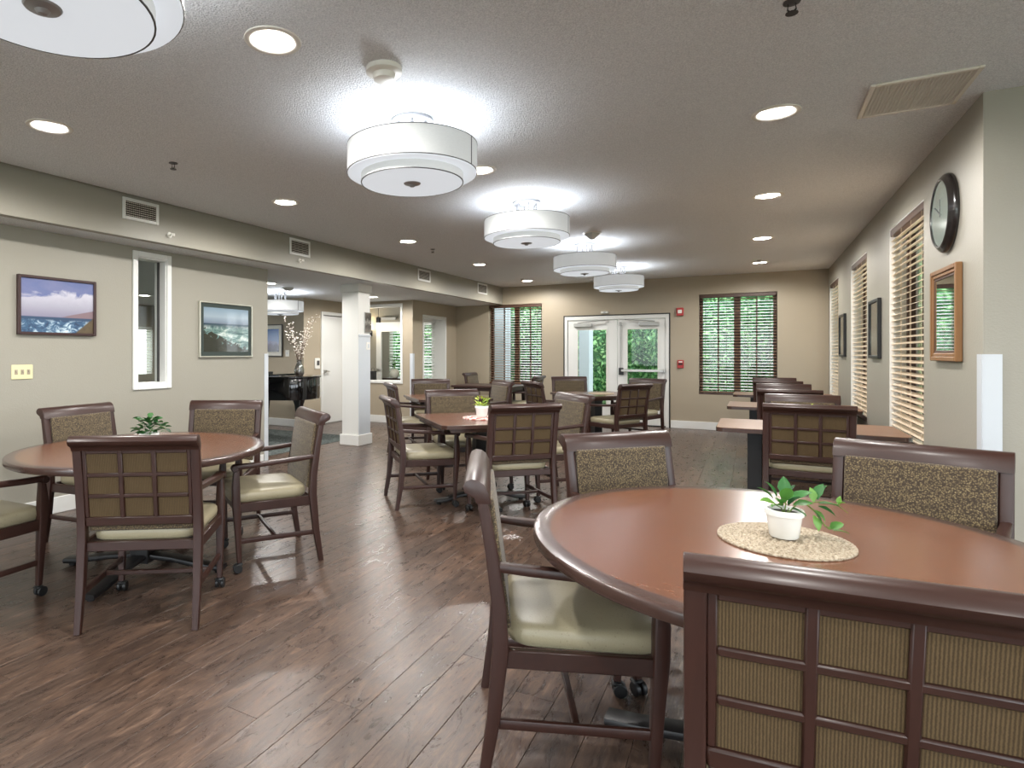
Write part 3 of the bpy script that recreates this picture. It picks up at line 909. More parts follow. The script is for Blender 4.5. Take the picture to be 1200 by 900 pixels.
def make_drum(label, loc, power):
    t = thing('drum_light', label, 'light', loc, 0, 'white drum ceiling lights')
    def ring(r, z, w=0.004, h=0.0042):
        return MB().lathe([(r - w, z - h), (r + 0.0015, z - h), (r + 0.0015, z), (r - w, z), (r - w, z - h)], 48, None, False, False)
    MB().lathe([(0.0, 0.0), (0.12, 0.0), (0.125, -0.02), (0.05, -0.028), (0.0, -0.028)], 32, None, False, False).build('canopy', 'lamp_metal', t)
    mb = MB()
    for k in range(6):
        a = 2 * PI * k / 6
        mb.cyl((0.09 * math.cos(a), 0.09 * math.sin(a), -0.025), (0.09 * math.cos(a), 0.09 * math.sin(a), -0.155), 0.008, None, 8)
    mb.lathe([(0.07, -0.15), (0.11, -0.15), (0.11, -0.16), (0.07, -0.16), (0.07, -0.15)], 32, None, False, False)
    for k in range(3):
        a = 2 * PI * k / 3
        mb.cyl((0.1 * math.cos(a), 0.1 * math.sin(a), -0.157), (0.37 * math.cos(a), 0.37 * math.sin(a), -0.157), 0.005, None, 6)
    mb.cyl((0, 0, -0.155), (0, 0, -0.37), 0.007, None, 8)
    mb.build('stem', 'lamp_metal', t)
    sh = MB().lathe([(0.372, -0.155), (0.375, -0.157), (0.375, -0.313), (0.372, -0.315), (0.369, -0.313), (0.369, -0.157), (0.372, -0.155)], 64, None, False, False).build('outer_shade', 'shade', t)
    ring(0.375, -0.155).build('shade_trim', 'dark_trim', sh)
    ring(0.375, -0.310).build('shade_trim', 'dark_trim', sh)
    MB().box(0.372, 0.3765, -0.004, 0.004, -0.31, -0.16).build('shade_seam', 'dark_trim', sh, 0)
    MB().lathe([(0.371, -0.318), (0.371, -0.314), (0.29, -0.314), (0.29, -0.318), (0.371, -0.318)], 64, None, False, False).build('upper_diffuser', 'diffuser', t)
    s2 = MB().lathe([(0.292, -0.316), (0.295, -0.318), (0.295, -0.363), (0.29, -0.365), (0.288, -0.318), (0.292, -0.316)], 64, None, False, False).build('lower_shade', 'shade', t)
    ring(0.295, -0.362).build('shade_trim', 'dark_trim', s2)
    MB().lathe([(0.0, -0.366), (0.29, -0.366), (0.29, -0.362), (0.0, -0.362)], 64, None, False, False).build('lower_diffuser', 'diffuser', t)
    MB().lathe([(0.0, -0.388), (0.012, -0.386), (0.02, -0.376), (0.046, -0.371), (0.05, -0.366), (0.0, -0.366)], 24, None, False, False).build('finial', 'lamp_metal', t)
    light('POINT', 'drum_bulb', t, (0.0, 0.14, -0.23), power, (0.92, 0.96, 1.0), shadow_soft_size=0.06)
    light('POINT', 'drum_bulb', t, (0.0, -0.14, -0.23), power, (0.92, 0.96, 1.0), shadow_soft_size=0.06)
    return t
for p, lb in (((-1.76, 0.94), 'white two-tier drum ceiling light cut off at the top left corner'),
              ((-1.725, 2.973), 'largest whole white drum ceiling light, beside the smoke detector'),
              ((-1.772, 5.089), 'second whole white drum ceiling light in the row'),
              ((-1.826, 7.391), 'third whole white drum ceiling light, behind the grey cone fitting'),
              ((-1.849, 9.63), 'farthest white drum ceiling light, in front of the double doors')):
    make_drum(lb, (p[0], p[1], CEIL), DRUM_UP)
make_drum('white drum ceiling light hanging over the black piano in the lobby', (-6.72, 7.30, SOF), DRUM_UP)

# ------------------------------------------------------------------ ceiling and wall fittings
t = thing('smoke_detector', 'round white smoke detector on the ceiling near the largest drum light', 'detector', (-1.526, 2.364, CEIL))
MB().lathe([(0.085, 0.0), (0.085, -0.022), (0.07, -0.03), (0.0, -0.03)], 32, None, False, False).build('base', 'white_plastic', t)
MB().lathe([(0.055, -0.03), (0.05, -0.055), (0.03, -0.06), (0.0, -0.06)], 24, None, False, False).build('sensor_head', 'white_plastic', t)
t = thing('cone_fitting', 'grey cone-shaped ceiling fitting behind the second whole drum light', 'detector', (-1.583, 6.752, CEIL))
MB().lathe([(0.09, 0.0), (0.085, -0.012), (0.02, -0.075), (0.0, -0.078)], 4, Matrix.Rotation(0.2, 4, 'Z'), False, False).build('cone', 'closer_grey', t)
MB().lathe([(0.10, 0.0), (0.10, -0.006), (0.0, -0.006)], 24, None, False, False).build('plate', 'white_plastic', t)
t = thing('smoke_detector', 'small white smoke detector on the lobby ceiling above the piano light', 'detector', (-6.22, 6.917, SOF))
MB().lathe([(0.085, 0.0), (0.085, -0.02), (0.05, -0.045), (0.0, -0.045)], 24, None, False, False).build('base', 'closer_grey', t)
def sprinkler(label, x, y, z=CEIL):
    t = thing('sprinkler_head', label, 'sprinkler', (x, y, z), 0, 'ceiling sprinkler heads')
    MB().lathe([(0.03, 0.0), (0.03, -0.004), (0.012, -0.008), (0.0, -0.008)], 16, None, False, False).build('escutcheon', 'dark_trim', t)
    MB().tube([(-0.012, 0, -0.006), (-0.014, 0, -0.03), (0, 0, -0.042), (0.014, 0, -0.03), (0.012, 0, -0.006)], 0.0035, 6).build('yoke', 'black_metal', t)
    MB().lathe([(0.0, -0.046), (0.022, -0.046), (0.022, -0.043), (0.0, -0.043)], 12, None, False, False).build('deflector', 'black_metal', t)
sprinkler('sprinkler head at the left, above the wide soffit vent', -3.586, 2.803)
sprinkler('sprinkler head near the third downlight of the left row', -3.629, 6.783)
sprinkler('sprinkler head at the far end of the left row by the back wall', -3.672, 10.315)
sprinkler('sprinkler head at the top edge near the ceiling vent', 0.125, 2.689)
sprinkler('sprinkler head at the far end of the right row by the back wall', 0.059, 9.928)
def side_sprinkler(label, y):
    t = thing('sidewall_sprinkler', label, 'sprinkler', (soffit_x(y), y, 2.415), 0, 'white sidewall sprinklers on the soffit')
    MB().lathe([(0.028, 0), (0.024, 0.006), (0.0, 0.006)], 16, Matrix.Rotation(PI / 2, 4, 'Y'), False, False).build('escutcheon', 'white_plastic', t)
    MB().tube([(0.005, 0, 0), (0.05, 0, 0)], 0.007, 8).box(0.046, 0.05, -0.02, 0.02, -0.012, 0.012).build('nozzle', 'white_plastic', t)
side_sprinkler('white sidewall sprinkler under the widest soffit vent', 3.61)
side_sprinkler('white sidewall sprinkler under the second soffit vent', 5.36)

def soffit_vent(label, y0, y1, z0, z1):
    t = thing('wall_vent', label, 'vent', (soffit_x((y0 + y1) / 2) + 0.001, (y0 + y1) / 2, (z0 + z1) / 2), -0.0216, 'soffit air vents')
    hy, hz = (y1 - y0) / 2, (z1 - z0) / 2
    f = 0.028
    MB().box(0, 0.012, -hy, -hy + f, -hz, hz, 0.003).box(0, 0.012, hy - f, hy, -hz, hz, 0.003).box(0, 0.012, -hy + f, hy - f, hz - f, hz, 0.003).box(0, 0.012, -hy + f, hy - f, -hz, -hz + f, 0.003).build('frame', 'white_paint', t, 0)
    MB().box(0.0005, 0.002, -hy + f, hy - f, -hz + f, hz - f).build('duct_backing', 'vent_dark', t, 0)
    mb = MB()
    n = 7
    for i in range(n):
        z = -hz + f + (i + 0.5) * (2 * hz - 2 * f) / n
        mb.box(0.002, 0.01, -hy + f, hy - f, z - 0.0035, z + 0.0035)
    tag(mb.build('louvre', 'vent_paint', t, 0), kind='stuff')
    mb = MB()
    n = 16
    for i in range(n):
        y = -hy + f + (i + 0.5) * (2 * hy - 2 * f) / n
        mb.box(0.003, 0.0115, y - 0.0015, y + 0.0015, -hz + f, hz - f)
    tag(mb.build('grille_bar', 'vent_dark', t, 0), kind='stuff')
soffit_vent('white-framed soffit vent above the narrow window, nearest of four', 3.146, 3.494, 2.48, 2.665)
soffit_vent('white-framed soffit vent second from the left', 5.18, 5.53, 2.468, 2.66)
soffit_vent('white-framed soffit vent third from the left', 8.05, 8.44, 2.47, 2.655)
soffit_vent('white-framed soffit vent farthest away, beside the back wall', 10.24, 10.67, 2.46, 2.66)

t = thing('ceiling_vent', 'rectangular return air grille on the ceiling near the round clock', 'vent', (0.725, 3.955, CEIL))
hx, hy, f = 0.215, 0.24, 0.022
MB().box(-hx, -hx + f, -hy, hy, -0.012, 0, 0.003).box(hx - f, hx, -hy, hy, -0.012, 0, 0.003).box(-hx + f, hx - f, -hy, -hy + f, -0.012, 0, 0.003).box(-hx + f, hx - f, hy - f, hy, -0.012, 0, 0.003).build('frame', 'vent_paint', t, 0)
MB().box(-hx + f, hx - f, -hy + f, hy - f, -0.002, -0.0005).build('duct_backing', 'vent_dark', t, 0)
mb = MB()
for i in range(24):
    x = -hx + f + (i + 0.5) * (2 * hx - 2 * f) / 24
    mb.box(x - 0.0012, x + 0.0012, -hy + f, hy - f, -0.011, -0.003)
for i in range(26):
    y = -hy + f + (i + 0.5) * (2 * hy - 2 * f) / 26
    mb.box(-hx + f, hx - f, y - 0.002, y + 0.002, -0.010, -0.004)
tag(mb.build('grille_bar', 'vent_paint', t, 0), kind='stuff')

# ------------------------------------------------------------------ pictures, clock, mirror, switches
def framed(name, label, loc, face, hw, hh, fw, ft, fmat, canvas, mat_w=0.0, mat_mat=None, cat='picture', glass=False):
    """flat picture; local x = out of the wall, y along, z up; face = rotation about z"""
    t = thing(name, label, cat, loc, face)
    MB().box(0.001, ft, -hw, -hw + fw, -hh, hh, 0.003).box(0.001, ft, hw - fw, hw, -hh, hh, 0.003).box(0.001, ft, -hw + fw, hw - fw, hh - fw, hh, 0.003).box(0.001, ft, -hw + fw, hw - fw, -hh, -hh + fw, 0.003).build('frame', fmat, t, 0)
    a, b = hw - fw, hh - fw
    if mat_w:
        MB().box(0.001, ft * 0.5, -a, a, -b, b).build('passepartout', mat_mat, t, 0)
        a, b = a - mat_w, b - mat_w
        MB().box(ft * 0.5, ft * 0.5 + 0.002, -a, a, -b, b).build('canvas', canvas, t, 0)
    else:
        MB().box(0.001, ft * 0.6, -a, a, -b, b).build('canvas', canvas, t, 0)
    return t
framed('seascape_painting', 'dark-framed painting of clouds over breaking waves above the light switches', (XW, 2.82, 1.718), 0, 0.318, 0.238, 0.022, 0.035, 'brown_frame', 'painting1')
framed('surf_print', 'silver-framed glazed print of green surf and dark rocks, right of the narrow window', (XW, 4.634, 1.583), 0, 0.374, 0.296, 0.014, 0.03, 'silver_frame', 'painting2', 0.045, 'green_mat')
framed('hill_picture', 'grey-framed picture of blue sky over hills in the lobby, partly hidden by the wall', (-7.80, 8.25, 1.567), -PI / 2, 0.27, 0.30, 0.018, 0.025, 'dark_trim', 'picture_hills', 0.07, 'passepartout')
framed('dark_picture', 'narrow black-framed picture between the first two blinds on the right wall', (XR, 7.20, 1.565), PI, 0.27, 0.285, 0.03, 0.03, 'black_plastic', 'picture_dark')
framed('dark_picture', 'narrow black-framed picture between the two farthest blinds on the right wall', (XR, 9.63, 1.565), PI, 0.27, 0.28, 0.03, 0.03, 'black_plastic', 'picture_dark')
t = thing('wall_mirror', 'wooden-framed mirror under the round clock on the right wall', 'mirror', (XR, 4.735, 1.567), PI)
hw, hh = 0.285, 0.285
for k, (fw, x0, x1) in enumerate(((0.028, 0.001, 0.034), (0.05, 0.001, 0.027), (0.066, 0.001, 0.022))):
    i = fw - (0.028, 0.022, 0.016)[k]
    a, b, c, d = hw - i, hw - fw, hh - i, hh - fw
    mb = MB().box(x0, x1, -a, -b, -c, c, 0.004).box(x0, x1, b, a, -c, c, 0.004).box(x0, x1, -b, b, d, c, 0.004).box(x0, x1, -b, b, -c, -d, 0.004)
    mb.build(('outer_frame', 'middle_frame', 'inner_frame')[k], ('oak_frame', 'oak_frame', 'bronze_frame')[k], t, 0)
MB().box(0.001, 0.019, -hw + 0.066, hw - 0.066, -hh + 0.066, hh - 0.066).build('mirror_pane', 'mirror_glass', t, 0)
t = thing('wall_clock', 'round black-rimmed wall clock with a pale green face above the mirror', 'clock', (XR, 4.745, 2.185), PI)
RY = Matrix.Rotation(PI / 2, 4, 'Y')
MB().lathe([(0.24, 0.001), (0.242, 0.016), (0.234, 0.03), (0.226, 0.033), (0.218, 0.042), (0.206, 0.048), (0.198, 0.046), (0.194, 0.04), (0.194, 0.001)], 64, RY, False, False).build('rim', 'ebony_rim', t)
MB().lathe([(0.0, 0.041), (0.195, 0.041), (0.195, 0.001), (0.0, 0.001)], 48, RY, False, False).build('dial', 'clock_face', t)
MB().box(0.0412, 0.0425, -0.004, 0.004, -0.02, 0.09).build('hour_hand', 'dark_trim', t, 0)
MB().box(0.0426, 0.044, -0.003, 0.003, -0.02, 0.13, 0, Matrix.Rotation(1.1, 4, 'X')).build('minute_hand', 'dark_trim', t, 0)

t = thing('switch_plate', 'cream three-gang light switch plate below the seascape painting', 'switch', (XW, 2.545, 1.181))
MB().box(0.0, 0.008, -0.08, 0.08, -0.058, 0.058, 0.004).build('plate', 'cream_plastic', t, 0)
for k in (-1, 0, 1):
    MB().box(0.006, 0.018, k * 0.046 - 0.005, k * 0.046 + 0.005, -0.002, 0.016, 0.002).box(0.006, 0.0095, k * 0.046 - 0.012, k * 0.046 + 0.012, -0.02, 0.02, 0.001).build('toggle', 'wall_tan', t, 0)
t = thing('fire_alarm_strobe', 'red fire alarm strobe with a white lens right of the double doors', 'alarm', (-1.146, YB, 2.065))
MB().box(-0.058, 0.058, -0.05, 0, -0.072, 0.072, 0.008).build('housing', 'red_plastic', t, 0)
MB().box(-0.034, 0.034, -0.062, -0.05, -0.03, 0.034, 0.006).build('strobe_lens', 'white_plastic', t, 0)
t = thing('fire_alarm_pull', 'red fire alarm pull station right of the panic bar', 'alarm', (-1.137, YB, 1.138))
MB().box(-0.052, 0.052, -0.04, 0, -0.072, 0.072, 0.006).build('housing', 'red_plastic', t, 0)
MB().box(-0.035, 0.035, -0.052, -0.04, -0.012, 0.016, 0.004).build('pull_handle', 'black_plastic', t, 0)
MB().box(-0.03, 0.03, -0.044, -0.039, 0.03, 0.05).build('label_plate', 'white_plastic', t, 0)
t = thing('door_chime', 'small white fitting on the wall above the double doors', 'detector', (-2.45, YB, 2.10))
MB().box(-0.07, 0.07, -0.035, 0, -0.02, 0.02, 0.006).build('housing', 'white_plastic', t, 0)
MB().box(-0.02, 0.02, -0.04, -0.03, -0.012, 0.012, 0.003).build('sensor', 'closer_grey', t, 0)
t = thing('thermostat', 'white wall thermostat beside the lobby door', 'thermostat', (-7.04, 8.62, 1.14))
MB().box(0, 0.02, -0.075, 0.075, -0.10, 0.10, 0.012).build('housing', 'white_plastic', t, 0)
MB().box(0.02, 0.035, -0.025, 0.04, -0.03, 0.055, 0.006).build('dial', 'dark_trim', t, 0)
t = thing('wall_sensor', 'small white plate on the lobby wall beside the hill picture', 'switch', (-7.42, 8.25, 1.33))
MB().box(-0.045, 0.045, -0.012, 0, -0.06, 0.06, 0.004).build('plate', 'white_plastic', t, 0)
MB().box(-0.012, 0.012, -0.018, -0.012, -0.02, 0.02, 0.003).build('rocker', 'guard_plastic', t, 0)

# ------------------------------------------------------------------ dining chair
CW = 0.585
def make_chair():
    hw = CW / 2
    root = thing('dining_chair', 'x', 'chair', group='mahogany dining armchairs')
    stile = [(-0.305, 0.0), (-0.272, 0.2), (-0.25, 0.42), (-0.254, 0.55), (-0.278, 0.72), (-0.305, 0.875)]
    sec = rr(0.042, 0.046, 0.007)
    scl = [(0.72, 0.68), (0.9, 0.9), (1.0, 1.1), (1.0, 1.0), (1.0, 0.85), (1.0, 0.72)]
    fl = [(0.205, 0.062), (0.214, 0.25), (0.224, 0.42), (0.226, 0.52), (0.222, 0.625)]
    fscl = [(0.62, 0.62), (0.85, 0.85), (1.05, 1.1), (1.0, 1.1), (0.75, 0.7)]
    fsec = rr(0.046, 0.044, 0.008)
    for s in (-1, 1):
        x = s * (hw - 0.022)
        MB().sweep([(x, y, z) for y, z in stile], sec, scl=scl).build('rear_leg', 'mahogany', root)
        x = s * (hw - 0.026)
        lg = MB().sweep([(x, y, z) for y, z in fl], fsec, scl=fscl).build('front_leg', 'mahogany', root)
        mb = MB()
        for q in (-1, 1):
            mb.lathe([(0.004, -0.009), (0.024, -0.009), (0.027, -0.006), (0.027, 0.006), (0.024, 0.009), (0.004, 0.009)], 16,
                     Matrix.Translation((x + q * 0.015, 0.215, 0.027)) @ Matrix.Rotation(PI / 2, 4, 'Y'))
        mb.cyl((x, 0.206, 0.03), (x, 0.206, 0.072), 0.011)
        mb.box(x - 0.022, x + 0.022, 0.185, 0.222, 0.044, 0.058, 0.005)
        mb.build('caster', 'black_plastic', lg)
        # arm with a rolled front end
        a = [(x + s * 0.004, -0.262, 0.672), (x, -0.16, 0.662), (x - s * 0.002, -0.02, 0.652), (x, 0.12, 0.643), (x, 0.225, 0.640)]
        mb = MB().sweep(a, rr(0.044, 0.03, 0.009), scl=[(0.8, 0.9), (0.9, 1), (0.95, 1), (1.05, 1.05), (1.1, 1.05)])
        mb.lathe([(0.0, -0.027), (0.018, -0.027), (0.022, -0.02), (0.022, 0.02), (0.018, 0.027), (0.0, 0.027)], 14,
                 Matrix.Translation((x, 0.232, 0.634)) @ Matrix.Rotation(PI / 2, 4, 'Y'), False, False)
        mb.build('arm', 'mahogany', root)
        MB().sweep([(s * (hw - 0.03), -0.262, 0.185), (s * (hw - 0.03), 0.21, 0.185)], rr(0.018, 0.03, 0.004)).build('stretcher', 'mahogany', root)
    MB().box(-hw + 0.03, hw - 0.03, -0.03, -0.008, 0.174, 0.197, 0.004).build('stretcher', 'mahogany_rail', root)
    # apron under the seat
    mb = MB().box(-hw + 0.04, hw - 0.04, 0.205, 0.232, 0.362, 0.42, 0.004).box(-hw + 0.04, hw - 0.04, -0.258, -0.232, 0.372, 0.42, 0.004)
    for s in (-1, 1):
        x0, x1 = sorted((s * (hw - 0.014), s * (hw - 0.038)))
        mb.box(x0, x1, -0.235, 0.21, 0.362, 0.42, 0.004)
    mb.build('seat_rail', 'mahogany_rail', root)
    # seat cushion: domed rounded slab
    mb = MB()
    n, sh = 40, []
    def sup(a, rx, ry, e=0.26):
        c, s = math.cos(a), math.sin(a)
        return (rx * math.copysign(abs(c) ** e, c), ry * math.copysign(abs(s) ** e, s))
    rings = [(0.93, 0.412), (0.985, 0.422), (1.0, 0.445), (0.99, 0.466), (0.955, 0.477), (0.87, 0.484), (0.6, 0.490), (0.3, 0.493), (0.02, 0.494)]
    for k, z in rings:
        for i in range(n):
            u, v = sup(2 * PI * i / n, 0.258 * k, 0.243 * k, 0.30 if k > 0.8 else 0.45)
            wv = 1.0 + 0.03 * (v / 0.24)
            sh.append((u * wv, v + 0.012, z))
    fs = [tuple(range(n))[::-1]]
    for k in range(len(rings) - 1):
        for i in range(n):
            j = (i + 1) % n
            fs.append((k * n + i, k * n + j, (k + 1) * n + j, (k + 1) * n + i))
    fs.append(tuple(range((len(rings) - 1) * n, len(rings) * n)))
    mb.add(sh, fs)
    mb.build('seat', 'vinyl', root, 60)
    # scrolled top rail
    prof = [(-0.279, 0.868), (-0.288, 0.905), (-0.300, 0.928), (-0.318, 0.941), (-0.340, 0.944), (-0.358, 0.935), (-0.366, 0.918), (-0.360, 0.902), (-0.345, 0.893), (-0.331, 0.886), (-0.324, 0.868)]
    m = Matrix(((0, 0, 1, 0), (1, 0, 0, 0), (0, 1, 0, 0), (0, 0, 0, 1)))
    MB().prism(prof, -hw, hw, m, 0.003).build('top_rail', 'mahogany_rail', root)
    # tilted back frame
    P0, P1 = Vector((0, -0.252, 0.5)), Vector((0, -0.302, 0.868))
    ax = (P1 - P0).normalized()
    tilt = math.atan2(-(P1.y - P0.y), P1.z - P0.z)
    M = Matrix.Translation(P0) @ Matrix.Rotation(tilt, 4, 'X')       # local z up the back, -y to the rear
    hL = (P1 - P0).length
    xi = hw - 0.043
    MB().box(-xi, xi, -0.018, 0.016, 0.0, 0.045, 0.005, M).build('lower_rail', 'mahogany_rail', root)
    b0, b1 = 0.045, hL + 0.006
    MB().box(-xi, -xi + 0.018, -0.013, 0.012, b0, b1, 0.003, M).box(xi - 0.018, xi, -0.013, 0.012, b0, b1, 0.003, M).box(-xi + 0.018, xi - 0.018, -0.013, 0.012, b1 - 0.02, b1, 0.003, M).build('panel_frame', 'mahogany', root)
    c0, c1 = b0, b1 - 0.02
    w0, w1 = -xi + 0.018, xi - 0.018
    for k in (1, 2):
        z = c0 + (c1 - c0) * k / 3
        MB().box(w0, w1, -0.016, -0.004, z - 0.010, z + 0.010, 0.004, M).build('lattice_bar', 'mahogany_rail', root)
        x = w0 + (w1 - w0) * k / 3
        MB().box(x - 0.0115, x + 0.0115, -0.017, -0.004, c0 - 0.004, b1 + 0.006, 0.004, M).build('lattice_bar', 'mahogany', root)
    MB().box(w0, w1, -0.007, 0.004, c0, c1, 0, M).build('back_fabric', 'ribbed', root, 0)
    # padded front of the back
    mb = MB().box(-xi + 0.004, xi - 0.004, 0.004, 0.032, -0.035, hL + 0.004, 0.012, M, 3)
    mb.build('back_cushion', 'fabric', root, 60)
    return root

chair0 = make_chair()
chair_used = [False]
def chair(mid, ang, label, width=CW, group='mahogany dining armchairs'):
    """mid = plan position of the top rail's middle, ang = rail direction seen from behind (degrees)"""
    a = math.radians(ang)
    off = 0.325
    loc = (mid[0] - math.sin(a) * off, mid[1] + math.cos(a) * off, 0)
    s = (width / CW, 1, 1)
    if not chair_used[0]:
        chair_used[0] = True
        chair0.location = loc
        chair0.rotation_euler.z = a
        chair0.scale = s
        chair0['label'] = label
        return chair0
    return copy_tree(chair0, loc, a, label, group, s)

# front round table
chair((0.17, 1.29), 5.5, 'dining chair closest to the camera, its lattice back filling the lower right corner')
chair((-0.853, 1.937), -67.6, 'dining chair on the left of the front round table, its cream seat in full view')
chair((-0.59, 3.0), -134.5, 'dining chair facing us behind the front round table, bluish glare on its rail')
chair((0.60, 3.226), -197, 'dining chair facing us at the right of the front round table, beside the corner guard')
# left round table
chair((-2.553, 1.785), 35, 'dining chair with its lattice back to us at the left round table')
chair((-4.40, 2.60), -82, 'dining chair against the left wall under the seascape painting, facing right')
chair((-3.776, 3.466), -150.5, 'dining chair below the surf print on the far side of the left round table')
chair((-2.645, 3.185), -214, 'dining chair on the right side of the left round table, turned toward the wall')
chair((-3.63, 1.25), 5, 'dining chair cut off by the left edge of the photo, only arms and seat showing')
# middle square table
chair((-1.531, 4.372), 44.4, 'dining chair with its lattice back to us at the middle square table')
chair((-2.83, 4.46), -47, 'dining chair seen from its side at the left of the middle square table')
chair((-2.82, 5.70), -136, 'dining chair facing us behind the small potted plant on the middle square table')
chair((-1.51, 5.70), -223, 'dining chair at the right of the middle square table, fabric side half hidden')
# back left square table
chair((-4.26, 7.89), -150, 'dining chair facing us in front of the narrow white-cased window')
chair((-4.10, 6.50), -47, 'dining chair seen from its side at the back left square table')
chair((-3.08, 7.85), -223, 'dining chair at the right of the back left square table, facing left')
# table by the doors
chair((-1.32, 7.97), 60, 'dining chair with its lattice back to us in front of the double doors')
chair((-2.66, 7.87), -47, 'dining chair with dark lattice back left of the table by the double doors')
chair((-2.70, 9.88), -150, 'dining chair facing us by the left door leaf')
chair((-1.43, 9.67), -200, 'dining chair on the right of the table by the doors, below the panic bar')
# long dark table
chair((-4.98, 10.9), -90, 'dining chair left of the long dark table in the back left corner')
chair((-3.24, 9.96), 91, 'dining chair with its back to the doors at the long dark table')
# wall tables
WG = 'mahogany dining armchairs'
chair((0.355, 5.36), 0, 'wide dining chair with its lattice back to us at the nearest wall table', 0.60)
chair((0.385, 6.62), 180, 'dining chair facing us behind the nearest wall table', 0.60)
chair((0.325, 7.47), 0, 'dining chair with its back to us at the second wall table', 0.60)
chair((0.32, 8.86), 180, 'dining chair facing us behind the second wall table', 0.60)
chair((0.285, 9.72), 0, 'dining chair with its back to us at the farthest wall table', 0.60)
chair((0.275, 11.03), 180, 'dining chair facing us behind the farthest wall table, nearest the back wall', 0.60)

# ------------------------------------------------------------------ tables
def circle(r, n=96, cx=0, cy=0):
    return [(cx + r * math.cos(2 * PI * i / n), cy + r * math.sin(2 * PI * i / n)) for i in range(n)]
def pedestal(t, z, reach, post=0.12, axes=(0, PI / 2), feet_z=0.05):
    MB().box(-post / 2, post / 2, -post / 2, post / 2, 0.045, z - 0.03, 0.004).build('pedestal', 'black_metal', t, 0)
    MB().box(-0.22, 0.22, -0.04, 0.04, z - 0.045, z - 0.02, 0.004).box(-0.04, 0.04, -0.22, 0.22, z - 0.045, z - 0.021, 0.004).build('mounting_plate', 'black_metal', t, 0)
    for a in axes:
        for s in (0, PI):
            M = Matrix.Rotation(a + s, 4, 'Z')
            mb = MB().sweep([(0.04, 0, 0.085), (0.2, 0, 0.072), (reach - 0.1, 0, 0.038), (reach, 0, 0.03)], rr(0.085, 0.03, 0.008), side=(0, 1, 0))
            mb.v = [tuple(M @ Vector(p)) for p in mb.v]
            f = mb.build('foot', 'black_metal', t)
            g = MB().lathe([(0.0, 0.0), (0.02, 0.0), (0.022, 0.02), (0.0, 0.02)], 12, M @ Matrix.Translation((reach - 0.035, 0, 0)), False, False)
            g.build('glide', 'black_plastic', f)
def round_table(label, loc, R, rot, zt=0.75):
    t = thing('round_table', label, 'table', (loc[0], loc[1], 0), rot, 'round drop-leaf dining tables')
    MB().prism(circle(R - 0.055), zt - 0.034, zt, None, 0.0).build('tabletop', 'table_veneer', t, 30)
    n = 96
    vs, fs = [], []
    prof = [(R - 0.055, zt), (R - 0.006, zt), (R - 0.002, zt - 0.002), (R, zt - 0.007), (R, zt - 0.030), (R - 0.004, zt - 0.036), (R - 0.055, zt - 0.036)]
    MB().lathe(prof + [prof[0]], n, None, False, False).build('edge_band', 'table_edge', t, 50)
    pedestal(t, zt - 0.034, 0.52)
    return t
T5 = (0.06, 2.164)
T1 = (-3.29, 2.36)
round_table('large round reddish-brown table in the right foreground with a straw mat', T5, 0.745, math.radians(-2))
round_table('round reddish-brown table on the left by the wall', T1, 0.72, math.radians(22))
def chamfer_rect(hx, hy, c):
    return [(hx - c, -hy), (hx, -hy + c), (hx, hy - c), (hx - c, hy), (-hx + c, hy), (-hx, hy - c), (-hx, -hy + c), (-hx + c, -hy)]
def round_rect(hx, hy, r, n=5):
    p = []
    for cx, cy, a0 in ((hx - r, hy - r, 0), (-hx + r, hy - r, 90), (-hx + r, -hy + r, 180), (hx - r, -hy + r, 270)):
        for i in range(n + 1):
            a = math.radians(a0 + 90 * i / n)
            p.append((cx + r * math.cos(a), cy + r * math.sin(a)))
    return p
def square_table(label, loc, side, rot, zt=0.75, hy=None, top='table_veneer', feet=(0, PI / 2)):
    hx = side / 2
    hy = hy or hx
    t = thing('square_table' if hx == hy else 'rectangular_table', label, 'table', (loc[0], loc[1], 0), rot, 'square dining tables')
    MB().prism(chamfer_rect(hx - 0.012, hy - 0.012, 0.03), zt - 0.03, zt).build('tabletop', top, t, 0)
    poly, inner = chamfer_rect(hx, hy, 0.035), chamfer_rect(hx - 0.012, hy - 0.012, 0.03)
    vs = [(x, y, zt) for x, y in inner] + [(x, y, zt - 0.001) for x, y in poly] + [(x, y, zt - 0.03) for x, y in poly] + [(x, y, zt - 0.03) for x, y in inner]
    fs = [(k * 8 + i, k * 8 + (i + 1) % 8, ((k + 1) % 4) * 8 + (i + 1) % 8, ((k + 1) % 4) * 8 + i) for k in range(4) for i in range(8)]
    MB().add(vs, fs).build('edge_band', 'table_edge', t, 0)
    if hx == hy:     # drop leaves folded flat under the top
        for k in range(4):
            seg = [(-0.42 + 0.84 * i / 16, -hy + 0.03 + 0.17 * (1 - (2 * i / 16 - 1) ** 2)) for i in range(17)]
            MB().prism(seg + [(0.42, -hy + 0.028), (-0.42, -hy + 0.028)], zt - 0.062, zt - 0.034, Matrix.Rotation(k * PI / 2, 4, 'Z')).build('folded_leaf', 'table_edge', t, 0)
        pedestal(t, zt - 0.034, 0.42, axes=feet)
    else:
        pedestal(t, zt - 0.03, 0.36)
    return t
T2 = (-2.134, 4.90)
T4 = (-1.98, 8.7)
T3 = (-3.6, 7.12)
square_table('square table in the middle with a potted plant on a red and white mat', T2, 0.985, math.radians(43))
square_table('square table in the back left in front of the pass-through opening', T3, 0.985, math.radians(43))
square_table('square table in front of the double doors, glare on its top', T4, 0.985, math.radians(45), feet=(PI / 4, 3 * PI / 4))
